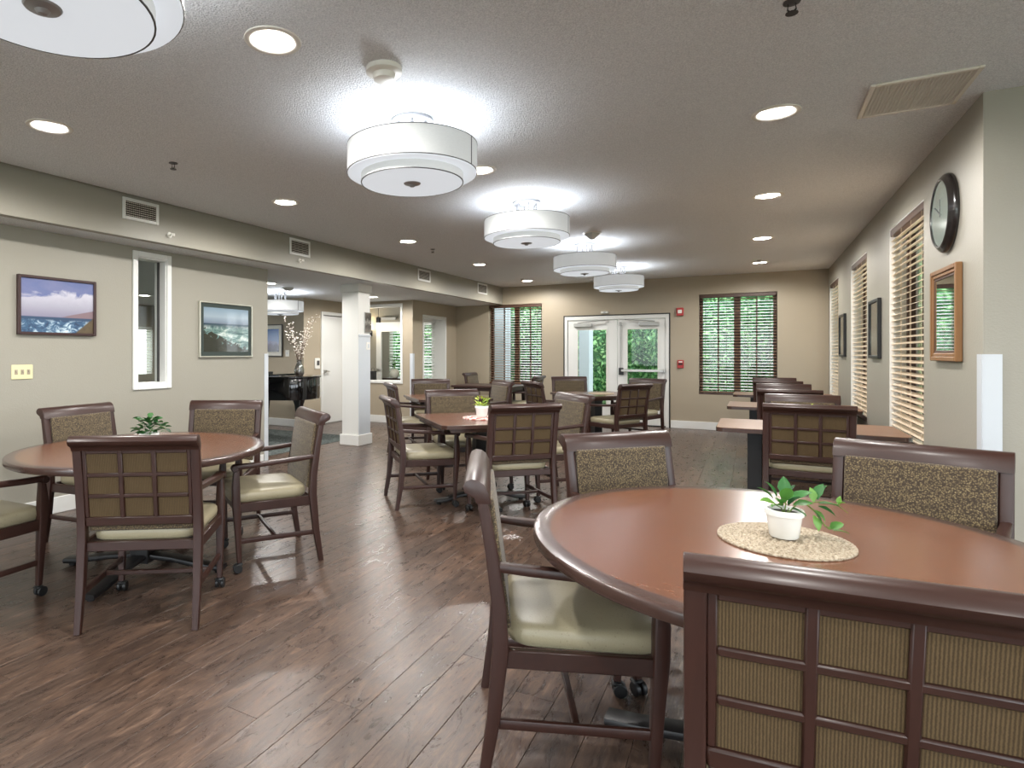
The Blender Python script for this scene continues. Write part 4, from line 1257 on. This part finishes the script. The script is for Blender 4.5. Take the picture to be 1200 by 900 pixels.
def leg_table(label, loc, hx, hy, zt):
    t = thing('long_table', label, 'table', (loc[0], loc[1], 0))
    MB().box(-hx, hx, -hy, hy, zt - 0.04, zt, 0.006).build('tabletop', 'mahogany_rail', t, 0)
    MB().box(-hx + 0.06, hx - 0.06, -hy + 0.06, -hy + 0.085, zt - 0.095, zt - 0.04).box(-hx + 0.06, hx - 0.06, hy - 0.085, hy - 0.06, zt - 0.095, zt - 0.04).box(-hx + 0.06, -hx + 0.085, -hy + 0.085, hy - 0.085, zt - 0.095, zt - 0.04).box(hx - 0.085, hx - 0.06, -hy + 0.085, hy - 0.085, zt - 0.095, zt - 0.04).build('apron', 'mahogany_rail', t, 0)
    for sx in (-1, 1):
        for sy in (-1, 1):
            MB().sweep([(sx * (hx - 0.07), sy * (hy - 0.07), 0), (sx * (hx - 0.07), sy * (hy - 0.07), zt - 0.04)], rr(0.07, 0.07, 0.008), scl=[(0.65, 0.65), (1, 1)]).build('leg', 'mahogany', t)
leg_table('long dark wooden table in the back left corner under the blind', (-4.15, 9.95), 0.58, 0.42, 0.76)
def wall_table(label, y, zt=0.72, x0=-0.28, x1=1.005):
    hx = (x1 - x0) / 2
    t = thing('wall_table', label, 'table', ((x0 + x1) / 2, y, 0), 0, 'rectangular tables along the right wall')
    MB().prism(round_rect(hx - 0.004, 0.396, 0.06), zt - 0.004, zt).build('tabletop', 'wall_table_veneer', t, 0)
    MB().prism(round_rect(hx, 0.40, 0.064), zt - 0.036, zt - 0.004).build('edge_band', 'table_edge', t, 30)
    for px in (-0.36, 0.36):
        p = MB().box(px - 0.055, px + 0.055, -0.055, 0.055, 0.03, zt - 0.036, 0.004).build('pedestal', 'black_metal', t, 0)
        MB().box(px - 0.035, px + 0.035, -0.30, 0.30, 0.022, 0.05, 0.008).build('foot', 'black_metal', p, 0)
        mb = MB()
        for s in (-1, 1):
            mb.lathe([(0.0, 0.0), (0.02, 0.0), (0.02, 0.024), (0.0, 0.024)], 12, Matrix.Translation((px, s * 0.27, 0)), False, False)
        mb.build('glide', 'black_plastic', p)
wall_table('nearest rectangular table against the right wall, yellow-green plant on it', 5.88)
wall_table('second rectangular table against the right wall', 8.12)
wall_table('farthest rectangular table against the right wall, by the back window', 10.36)

# ------------------------------------------------------------------ mats and plants
def straw_mat(label, loc, R, mat, name='woven_placemat', rings=13):
    n = 120
    vs, fs = [], []
    K = rings * 4
    for k in range(K + 1):
        r = R * k / K
        for i in range(n):
            a = 2 * PI * i / n
            ring = math.floor(k / 4)
            z = 0.004 + 0.0042 * abs(math.sin(PI * k / 4)) + 0.0028 * math.sin(a * max(6, int(ring * 5)) + ring * PI) * (1 if k > 4 else 0)
            rr_ = r + (0.0035 * math.sin(a * 60) if k == K else 0)
            vs.append((rr_ * math.cos(a), rr_ * math.sin(a), max(z, 0.002)))
    o = (K + 1) * n
    for i in range(n):
        a = 2 * PI * i / n
        vs.append((R * math.cos(a), R * math.sin(a), 0.0))
    for k in range(1, K + 1):
        pass
    for k in range(K + 1):
        for i in range(n):
            j = (i + 1) % n
            fs.append((k * n + i, k * n + j, (k + 1) * n + j, (k + 1) * n + i))
    fs.append(tuple(range(o, o + n)))
    ob = MB().add(vs, fs).build(name, mat, None, 180)
    ob.location = loc
    return tag(ob, label, 'placemat')
straw_mat('round natural straw mat under the white pot on the front round table', (T5[0] + 0.02, T5[1] - 0.012, 0.7505), 0.185, 'straw')
straw_mat('round red and white woven mat on the middle square table', (-2.11, 4.89, 0.7505), 0.18, 'weave')
straw_mat('round brown mat on the table by the double doors', (-1.92, 8.72, 0.7505), 0.18, 'straw')
straw_mat('round mat under the plant on the left round table', (-3.27, 2.38, 0.7505), 0.17, 'straw')

def leaf_mesh(name, L, W, mat, curl=0.25):
    vs = [(0, 0, 0)]
    st = [(0.18, 0.55), (0.42, 1.0), (0.68, 0.8), (0.88, 0.36)]
    for u, w in st:
        z = curl * L * (u - u * u) * 1.2
        vs += [(-W / 2 * w, u * L, z + 0.10 * W * w), (0, u * L, z - 0.05 * W), (W / 2 * w, u * L, z + 0.10 * W * w)]
    vs.append((0, L, -curl * L * 0.25))
    fs = [(0, 2, 1), (0, 3, 2)]
    for k in range(3):
        b = 1 + k * 3
        fs += [(b, b + 1, b + 4, b + 3), (b + 1, b + 2, b + 5, b + 4)]
    fs += [(10, 11, 13), (11, 12, 13)]
    return MB().add(vs, fs).mesh(name, mat, 180)
def aim(o, pos, d, roll=0.0):
    """put a leaf at pos with its tip along d"""
    d = Vector(d).normalized()
    up = Vector((0, 0, 1))
    x = d.cross(up)
    if x.length < 1e-3:
        x = Vector((1, 0, 0))
    x.normalize()
    z = x.cross(d)
    M = Matrix((x, d, z)).transposed().to_4x4() @ Matrix.Rotation(roll, 4, 'Y')
    o.matrix_local = Matrix.Translation(pos) @ M
def pot_parts(t, r, h, mat='white_ceramic'):
    MB().lathe([(0.0, 0.0), (r * 0.68, 0.0), (r * 0.74, 0.004), (r * 0.90, h * 0.78), (r, h * 0.80), (r, h * 0.97), (r * 0.97, h), (r * 0.86, h), (r * 0.84, h * 0.8), (0.0, h * 0.78)], 40, None, False, False).build('pot', mat, t)
    MB().lathe([(0.0, h * 0.86), (r * 0.84, h * 0.86), (r * 0.84, h * 0.82)], 24, None, False, False).build('soil', 'soil', t)
def potted(label, loc, r, h, leafm, leaves, stems, L, W, mat, group=None, seed=1, rot=0.0, collect=False):
    t = thing('potted_plant', label, 'plant', loc, rot, group)
    pot_parts(t, r, h)
    rg = random.Random(seed)
    me = leaf_mesh('leaf', L, W, mat)
    mb = MB()
    for pts in stems:
        mb.tube(pts, [0.0025 - 0.0012 * i / max(1, len(pts) - 1) for i in range(len(pts))], 5)
    if stems:
        mb.build('stem', 'stem_green', t)
    for pos, d, s in leaves:
        o = link('leaf', me, t)
        aim(o, Vector(pos), d, rg.uniform(-0.5, 0.5))
        o.scale = (s, s, s)
    return t
def bushy(n, r, z0, z1, seed, spread=1.0):
    rg = random.Random(seed)
    out = []
    for i in range(n):
        a = rg.uniform(0, 2 * PI)
        k = rg.random()
        z = z0 + (z1 - z0) * k
        rad = r * (0.15 + 0.75 * rg.random()) * (1 - 0.35 * k)
        p = (rad * math.cos(a), rad * math.sin(a), z)
        d = (math.cos(a) * spread, math.sin(a) * spread, rg.uniform(-0.25, 0.75))
        out.append((p, d, rg.uniform(0.7, 1.15)))
    return out
# hero plant; x = screen right, y = away from the camera (turned to the camera's heading)
HL = [((-0.02, 0.0, 0.095), (-1, -0.15, 0.35), 1.1), ((-0.015, -0.02, 0.10), (-1, -0.5, 0.1), 1.0), ((-0.02, 0.02, 0.11), (-0.8, 0.4, 0.7), 1.0),
      ((0.0, 0.0, 0.105), (-0.1, -0.6, 0.9), 1.15), ((0.01, 0.015, 0.12), (0.15, 0.3, 1.0), 1.1), ((0.0, -0.02, 0.10), (0.3, -0.8, 0.75), 1.05),
      ((-0.01, 0.02, 0.115), (-0.4, 0.5, 0.9), 1.0), ((0.015, 0.0, 0.11), (0.9, -0.2, 0.45), 1.25), ((0.02, 0.02, 0.12), (0.8, 0.4, 0.6), 1.0),
      ((0.005, -0.03, 0.095), (0.25, -1, -0.2), 0.9), ((0.02, -0.01, 0.10), (1, -0.3, 0.15), 1.0), ((-0.02, -0.02, 0.105), (-0.55, -0.7, 0.5), 0.95),
      ((0.09, -0.01, 0.115), (0.5, 0.1, 0.9), 1.0), ((0.085, -0.01, 0.108), (-0.1, 0.2, 1.0), 0.8), ((0.095, -0.015, 0.105), (1, -0.15, -0.1), 1.1),
      ((0.09, -0.02, 0.10), (0.9, -0.3, -0.55), 1.0), ((0.075, -0.02, 0.09), (0.35, -0.4, -0.9), 0.9), ((0.085, -0.01, 0.085), (0.7, -0.2, -0.8), 0.85),
      ((0.07, -0.03, 0.075), (0.2, -0.3, -1.0), 0.85), ((0.105, 0.0, 0.11), (0.7, 0.2, 0.9), 1.1), ((0.16, 0.0, 0.098), (1, 0, 0.2), 0.55), ((0.17, 0.0, 0.097), (0.2, 0.1, 0.9), 0.5),
      ((0.12, -0.03, 0.03), (0.8, 0.1, 0.3), 0.9), ((0.125, -0.035, 0.028), (0.9, -0.2, -0.1), 0.8), ((0.12, -0.03, 0.03), (-0.3, -0.2, 0.2), 0.6)]
HS = [[(0, 0, 0.07), (-0.01, 0, 0.09), (-0.03, 0, 0.10)], [(0.0, 0.0, 0.07), (0.005, 0, 0.10), (0.01, 0.01, 0.125)], [(0.01, 0, 0.07), (0.04, -0.005, 0.105), (0.08, -0.01, 0.108), (0.12, 0, 0.108), (0.165, 0, 0.099), (0.205, 0.01, 0.07)],
      [(0.06, -0.01, 0.105), (0.08, -0.02, 0.085), (0.10, -0.03, 0.05), (0.12, -0.03, 0.03)], [(0, -0.01, 0.07), (0.0, -0.025, 0.095)]]
potted('white potted plant with trailing green leaves on the front round table', (T5[0] + 0.02, T5[1] - 0.005, 0.762), 0.054, 0.086, None, HL, HS, 0.058, 0.034, 'leaf_green', rot=YAW)
st = [[(0, 0, 0.06), (0.02, 0.0, 0.11), (0.07, 0, 0.12), (0.11, 0, 0.10)]]
potted('dark green potted plant on the left round table, pot hidden by a chair back', (-3.27, 2.38, 0.762), 0.058, 0.075, None,
       bushy(70, 0.085, 0.075, 0.165, 5) + [((0.06, 0, 0.12), (1, 0, 0.3), 0.9), ((0.08, 0, 0.12), (1, 0.2, 0.4), 0.9), ((0.1, 0, 0.11), (1, -0.1, 0.1), 0.9), ((0.1, 0, 0.10), (0.8, 0, -0.6), 0.9)], st, 0.05, 0.034, 'leaf_dark', rot=YAW)
potted('small white pot with a lime green plant on the middle square table', (-2.116, 4.885, 0.762), 0.062, 0.1, None, bushy(42, 0.06, 0.085, 0.16, 7, 0.6), [], 0.05, 0.02, 'leaf_lime')
potted('yellow-green plant on the nearest wall table, only its top showing over a chair', (0.35, 5.75, 0.721), 0.055, 0.08, None,
       bushy(40, 0.11, 0.085, 0.125, 9, 1.0) + [((0.03, 0, 0.15), (0.4, 0, 0.6), 1.4), ((0.03, 0, 0.16), (-0.5, 0, 0.5), 1.0), ((0.03, 0, 0.165), (0.7, 0, 0.2), 1.1)], [[(0.01, 0, 0.07), (0.03, 0, 0.12), (0.03, 0, 0.17)]], 0.045, 0.022, 'leaf_lime')
potted('small plant on the second wall table behind the chairs', (0.33, 8.05, 0.721), 0.055, 0.08, None, bushy(26, 0.08, 0.085, 0.15, 11), [], 0.05, 0.022, 'leaf_lime')
potted('small plant on the farthest wall table behind the chairs', (0.3, 10.3, 0.721), 0.055, 0.08, None, bushy(26, 0.08, 0.085, 0.15, 13), [], 0.05, 0.022, 'leaf_lime')

# ------------------------------------------------------------------ lobby piano and vase
def piano():
    t = thing('grand_piano', 'black lacquered grand piano in the lobby behind the left wall', 'piano', (-5.83, 6.96, 0))
    out = [(-1.55, -0.50), (-0.75, -0.50), (-0.60, -0.47), (-0.42, -0.40), (-0.24, -0.32), (-0.10, -0.24), (-0.02, -0.12), (0.0, 0.06), (-0.05, 0.30), (-0.2, 0.52), (-0.5, 0.66), (-1.55, 0.72)]
    MB().prism(out, 0.63, 0.955, None, 0.006).build('case', 'black_lacquer', t, 30)
    lid = [(x * 1.0 + (0.012 if x > -1.5 else 0), y + (0.015 if y > 0 else -0.015)) for x, y in out]
    MB().prism(lid, 0.957, 0.982, None, 0.004).build('lid', 'black_lacquer', t, 30)
    MB().box(-1.5, -0.62, -0.42, 0.45, 0.983, 1.005, 0.004).box(-1.4, -0.72, -0.36, 0.0, 1.006, 1.045, 0.008).build('folded_lid', 'black_lacquer', t, 0)
    for x, y in ((-0.15, -0.06), (-1.4, -0.38), (-1.4, 0.55)):
        lg = MB().sweep([(x, y, 0.05), (x, y, 0.3), (x, y, 0.55), (x, y, 0.64)], rr(0.11, 0.11, 0.02), scl=[(0.5, 0.5), (0.6, 0.6), (0.95, 0.95), (1.4, 1.4)]).build('leg', 'black_lacquer', t)
        MB().lathe([(0.0, -0.012), (0.028, -0.012), (0.028, 0.012), (0.0, 0.012)], 16, Matrix.Translation((x, y, 0.028)) @ Matrix.Rotation(PI / 2, 4, 'Y'), False, False).build('caster', 'chrome', lg)
    mb = MB().cyl((-1.15, 0.1, 0.12), (-1.15, -0.02, 0.64), 0.012).cyl((-1.15, 0.2, 0.12), (-1.15, 0.32, 0.64), 0.012).box(-1.2, -1.08, 0.02, 0.28, 0.06, 0.13, 0.01)
    mb.build('pedal_lyre', 'black_lacquer', t)
    MB().box(-1.6, -1.55, -0.48, 0.70, 0.66, 0.80, 0.006).build('key_slip', 'black_lacquer', t, 0)
    MB().box(-1.35, -1.28, -0.508, -0.50, 0.90, 0.94).build('hinge', 'satin_steel', t, 0)
piano()
def vase():
    t = thing('branch_vase', 'clear glass vase of white blossom branches standing on the piano', 'vase', (-6.0, 6.93, 0.9835))
    MB().lathe([(0.0, 0.0), (0.055, 0.0), (0.075, 0.04), (0.078, 0.10), (0.05, 0.17), (0.035, 0.21), (0.045, 0.25), (0.043, 0.25), (0.033, 0.21), (0.046, 0.17), (0.073, 0.10), (0.07, 0.042), (0.05, 0.006), (0.0, 0.006)], 32, None, False, False).build('vase_body', 'vase_glass', t)
    MB().lathe([(0.0, 0.008), (0.06, 0.02), (0.066, 0.05), (0.0, 0.06)], 20, None, False, False).build('pebbles', 'bark_twig', t)
    rg = random.Random(3)
    ends = [(-0.20, 0.86), (-0.13, 0.78), (-0.05, 0.62), (0.03, 0.66), (0.12, 0.80), (0.2, 0.86), (0.27, 0.93), (0.17, 0.70), (-0.17, 0.66)]
    bl = MB()
    for ex, ez in ends:
        ey = rg.uniform(-0.12, 0.12)
        pts = []
        for k in range(9):
            u = k / 8
            w = u * u * 0.75 + u * 0.25
            pts.append(Vector((ex * w + rg.uniform(-0.008, 0.008), ey * w, 0.03 + (ez - 0.03) * u)))
        MB().tube(pts, [0.0055 - 0.004 * k / 8 for k in range(9)], 5).build('branch', 'bark_twig', t)
        for k in range(3, 9):
            for q in range(5 if k > 4 else 2):
                p = pts[k] + Vector((rg.uniform(-0.045, 0.045), rg.uniform(-0.045, 0.045), rg.uniform(-0.04, 0.04)))
                s = rg.uniform(0.009, 0.017)
                bl.lathe([(0.0, -s * 0.6), (s, 0.0), (0.0, s * 0.6)], 5, Matrix.Translation(p), False, False)
    tag(bl.build('blossoms', 'blossom', t), kind='stuff')
    t.rotation_euler.z = YAW
vase()

# things seen through the pass-through opening
make_can('added fill downlight, out of view in the den behind the glazed door', (-7.2, 11.9, 2.6))  # unseen, added to brighten the dark den
t = thing('lantern', 'dark little lantern on the sill of the pass-through opening', 'lantern', (-6.50, 9.67, 0.813))
MB().box(-0.055, 0.055, -0.055, 0.055, 0, 0.02, 0.003).box(-0.055, 0.055, -0.055, 0.055, 0.15, 0.17, 0.003).box(-0.05, 0.05, -0.05, 0.05, 0.02, 0.15).build('body', 'black_metal', t, 0)
MB().tube([(-0.04, 0, 0.17), (-0.03, 0, 0.22), (0, 0, 0.235), (0.03, 0, 0.22), (0.04, 0, 0.17)], 0.004).build('handle', 'black_metal', t)
t = thing('console_table', 'low dark console table behind the glazed den door', 'table', (-6.75, 11.3, 0))
MB().box(-0.5, 0.5, -0.2, 0.2, 0.74, 0.78, 0.004).build('tabletop', 'mahogany_rail', t, 0)
for sx in (-1, 1):
    for sy in (-1, 1):
        MB().box(sx * 0.46 - 0.02, sx * 0.46 + 0.02, sy * 0.17 - 0.02, sy * 0.17 + 0.02, 0, 0.74).build('leg', 'mahogany', t, 0)
t = thing('white_jar', 'round white jar with green sprigs behind the glazed den door', 'jar', (-6.98, 11.25, 0.781))
MB().lathe([(0.0, 0.0), (0.06, 0.0), (0.10, 0.05), (0.11, 0.10), (0.09, 0.17), (0.05, 0.2), (0.045, 0.2), (0.0, 0.19)], 32, None, False, False).build('body', 'jar_white', t)
mel = leaf_mesh('leaf', 0.09, 0.045, 'leaf_dark')
for p, d, s in bushy(40, 0.12, 0.22, 0.5, 21):
    o = link('leaf', mel, t)
    aim(o, Vector(p), d)
mb = MB()
for k in range(5):
    a = k * 1.3
    mb.tube([(0, 0, 0.18), (0.03 * math.cos(a), 0.03 * math.sin(a), 0.35), (0.07 * math.cos(a), 0.07 * math.sin(a), 0.5)], 0.004)
mb.build('stem', 'stem_green', t)
t = thing('wall_sconce', 'small glowing wall sconce beside the glazed den door', 'lamp', (-7.18, 10.62, 1.82))
MB().box(-0.03, 0.03, -0.02, 0, -0.12, 0.0, 0.005).tube([(0, -0.02, -0.09), (0, -0.08, -0.1), (0, -0.1, -0.04), (0, -0.1, 0.0)], 0.008).build('bracket', 'black_metal', t)
MB().lathe([(0.035, 0.0), (0.06, 0.13)], 20, Matrix.Translation((0, -0.1, 0.0)), True, False).build('lamp_shade', 'sconce_glow', t)
light('POINT', 'sconce_bulb', t, (0, -0.17, 0.10), 2.5, (1, 0.84, 0.6), shadow_soft_size=0.05)
t = thing('pendant_rod', 'thin dark pendant rod hanging behind the pass-through opening', 'pendant', (-6.72, 10.2, 2.6))
MB().cyl((0, 0, 0), (0, 0, -0.52), 0.006).build('rod', 'dark_trim', t)
MB().lathe([(0.0, -0.66), (0.05, -0.64), (0.05, -0.54), (0.015, -0.52), (0.0, -0.52)], 16, None, False, False).build('lamp_holder', 'dark_trim', t)
light('POINT', 'den_bulb', t, (0, 0, -0.75), 2.5, (1, 0.95, 0.86), shadow_soft_size=0.08)

# ------------------------------------------------------------------ outside
struct('lawn', MB().box(-40, 40, -40, 60, -0.30, -0.16), 'lawn')
struct('porch_floor', MB().box(-6.0, 2.0, YB + 0.2, 14.2, -0.16, -0.02), 'porch_concrete')
t = thing('porch_post', 'tall white porch post outside the left door leaf', 'post', (-3.315, 13.55, -0.02))
MB().box(-0.115, 0.115, -0.18, 0.18, 0.2, 3.0, 0.006).build('shaft', 'post_paint', t, 0)
MB().box(-0.16, 0.16, -0.22, 0.22, 0.0, 0.2, 0.006).build('base', 'post_paint', t, 0)
t = thing('porch_post', 'white porch post outside the blind left of the doors', 'post', (-5.35, 13.2, -0.02))
MB().box(-0.3, 0.3, -0.18, 0.18, 0.2, 3.0, 0.006).build('shaft', 'post_paint', t, 0)
MB().box(-0.34, 0.34, -0.22, 0.22, 0.0, 0.2, 0.006).build('base', 'post_paint', t, 0)
t = thing('porch_railing', 'black metal railing outside the blind left of the doors', 'railing', (-4.4, 14.0, -0.02))
MB().box(-0.62, 0.72, -0.02, 0.02, 1.05, 1.09).box(-0.62, 0.72, -0.015, 0.015, 0.14, 0.17).build('rail', 'black_metal', t, 0)
bme = MB().box(-0.009, 0.009, -0.009, 0.009, 0.0, 1.06).mesh('baluster', 'black_metal', 0)
for k in range(13):
    link('baluster', bme, t, (-0.6 + k * 0.108, 0, 0))

def crown_mesh(rx, ry, rz, n, leaf_s, seed, mat):
    rg = random.Random(seed)
    vs, fs = [], []
    blobs = []
    for k in range(34):
        u = Vector((rg.gauss(0, 1), rg.gauss(0, 1), rg.gauss(0, 1))).normalized() * (0.35 + 0.38 * rg.random())
        blobs.append((Vector((u.x * rx, u.y * ry, u.z * rz)), 0.24 + 0.12 * rg.random()))
    for i in range(n):
        c, br = blobs[i % len(blobs)]
        d = Vector((rg.gauss(0, 1), rg.gauss(0, 1), rg.gauss(0, 1))).normalized()
        p = c + Vector((d.x * rx, d.y * ry, d.z * rz)) * br * (0.6 + 0.4 * rg.random())
        if i % 2:
            p = Vector((d.x * rx, d.y * ry, d.z * rz)) * rg.uniform(0.80, 1.0)
        nrm = (d + Vector((rg.uniform(-.8, .8), rg.uniform(-.8, .8), rg.uniform(-.4, .9)))).normalized()
        q = nrm.to_track_quat('Z', 'Y')
        a = rg.uniform(0, 2 * PI)
        s = leaf_s * rg.uniform(0.6, 1.3)
        ax = q @ Vector((math.cos(a), math.sin(a), 0))
        bx = q @ Vector((-math.sin(a), math.cos(a), 0))
        o = len(vs)
        vs += [p - ax * s, p + bx * s * 0.45, p + ax * s, p - bx * s * 0.45]
        fs.append((o, o + 1, o + 2, o + 3))
    me = bpy.data.meshes.new('crown')
    me.from_pydata([tuple(v) for v in vs], [], fs)
    me.materials.append(MAT[mat])
    return me
def tree(name, label, x, y, rx, rz, h, mat, n=3000, seed=1, ls=0.11, cat='tree', group=None):
    t = thing(name, label, cat, (x, y, -0.16), 0, group)
    o = link('crown', crown_mesh(rx, rx * 0.9, rz, n, ls, seed, mat), t, (0, 0, h))
    tag(o, kind='stuff')
    bm = bmesh.new()
    bmesh.ops.create_icosphere(bm, subdivisions=3, radius=1.0)
    rg = random.Random(seed + 50)
    for v in bm.verts:
        k = 0.78 + rg.uniform(-0.07, 0.07)
        v.co = Vector((v.co.x * rx * k, v.co.y * rx * 0.9 * k, v.co.z * rz * k + h))
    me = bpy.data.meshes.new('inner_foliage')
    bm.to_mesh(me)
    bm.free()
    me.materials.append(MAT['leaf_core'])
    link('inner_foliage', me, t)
    MB().tube([(0, 0, 0), (0.05, 0, h * 0.5), (0.0, 0.05, h), (0.1, 0, h + rz * 0.5)], [0.11, 0.09, 0.07, 0.03], 8).build('trunk', 'bark', t)
TG = 'trees and shrubs outside the back wall'
for k, (x, lb, m) in enumerate(((-6.5, 'green shrub outside the blind left of the doors, behind the railing', 'tree_green'),
                                (-3.85, 'bright green shrub behind the porch post outside the left door leaf', 'tree_green'),
                                (-1.2, 'bushy green shrub outside the right door leaf', 'tree_green'),
                                (1.45, 'deep green shrub outside the back window on the right', 'tree_deep'),
                                (4.1, 'deep green shrub outside the back wall, farthest right', 'tree_deep'))):
    tree('leafy_shrub', lb, x, 16.0, 1.25, 1.9, 1.85, m, 9000, k + 1, 0.065, 'shrub', TG)
for k, (x, lb) in enumerate(((-8.2, 'tall pale tree beyond the shrubs, farthest left outside the back wall'),
                             (-5.3, 'tall pale tree beyond the shrubs outside the blind left of the doors'),
                             (-2.55, 'tall pale tree beyond the shrubs outside the double doors'),
                             (0.15, 'tall pale tree beyond the shrubs outside the right back window'),
                             (2.9, 'tall pale tree beyond the shrubs, farthest right outside the back wall'))):
    tree('garden_tree', lb, x, 19.5, 1.3, 2.7, 3.0, 'tree_green', 8000, k + 21, 0.085, group=TG)
def hedge(label, x0, x1, y, depth, h, n, seed):
    t = thing('tall_hedge', label, 'hedge', ((x0 + x1) / 2, y, -0.16))
    hx = (x1 - x0) / 2
    rg = random.Random(seed)
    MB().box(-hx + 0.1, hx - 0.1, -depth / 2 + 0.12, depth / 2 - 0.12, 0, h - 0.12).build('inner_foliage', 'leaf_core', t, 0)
    vs, fs = [], []
    for i in range(n):
        if i % 6:
            p = Vector((rg.uniform(-hx, hx), -depth / 2 + rg.uniform(-0.12, 0.14), rg.uniform(0.05, h)))
            d = Vector((0, -1, 0))
        else:
            p = Vector((rg.uniform(-hx, hx), rg.uniform(-depth / 2, depth / 2), h + rg.uniform(-0.12, 0.22)))
            d = Vector((0, 0, 1))
        q = (d + Vector((rg.uniform(-.9, .9), rg.uniform(-.9, .9), rg.uniform(-.5, .9)))).normalized().to_track_quat('Z', 'Y')
        a = rg.uniform(0, 2 * PI)
        k = rg.uniform(0.06, 0.13)
        ax = q @ Vector((math.cos(a), math.sin(a), 0)) * k
        bx = q @ Vector((-math.sin(a), math.cos(a), 0)) * k * 0.5
        o = len(vs)
        vs += [p - ax, p + bx, p + ax, p - bx]
        fs.append((o, o + 1, o + 2, o + 3))
    me = bpy.data.meshes.new('leaf_cover')
    me.from_pydata([tuple(v) for v in vs], [], fs)
    me.materials.append(MAT['tree_green'])
    tag(link('leaf_cover', me, t), kind='stuff')
hedge('long tall hedge closing the garden behind the trees outside the back wall', -16.0, 7.0, 23.0, 1.4, 3.9, 26000, 77)
struct('bounce_floor', MB().box(4.8, 12.0, -14.0, 4.31, -0.16, -0.06).box(-13.0, 4.8, -14.0, -3.8, -0.16, -0.06).box(XR + 0.2, 4.2, 4.31, 12.5, -0.16, -0.06), 'porch_concrete')  # pale ground slabs added outside to bounce daylight onto the ceiling
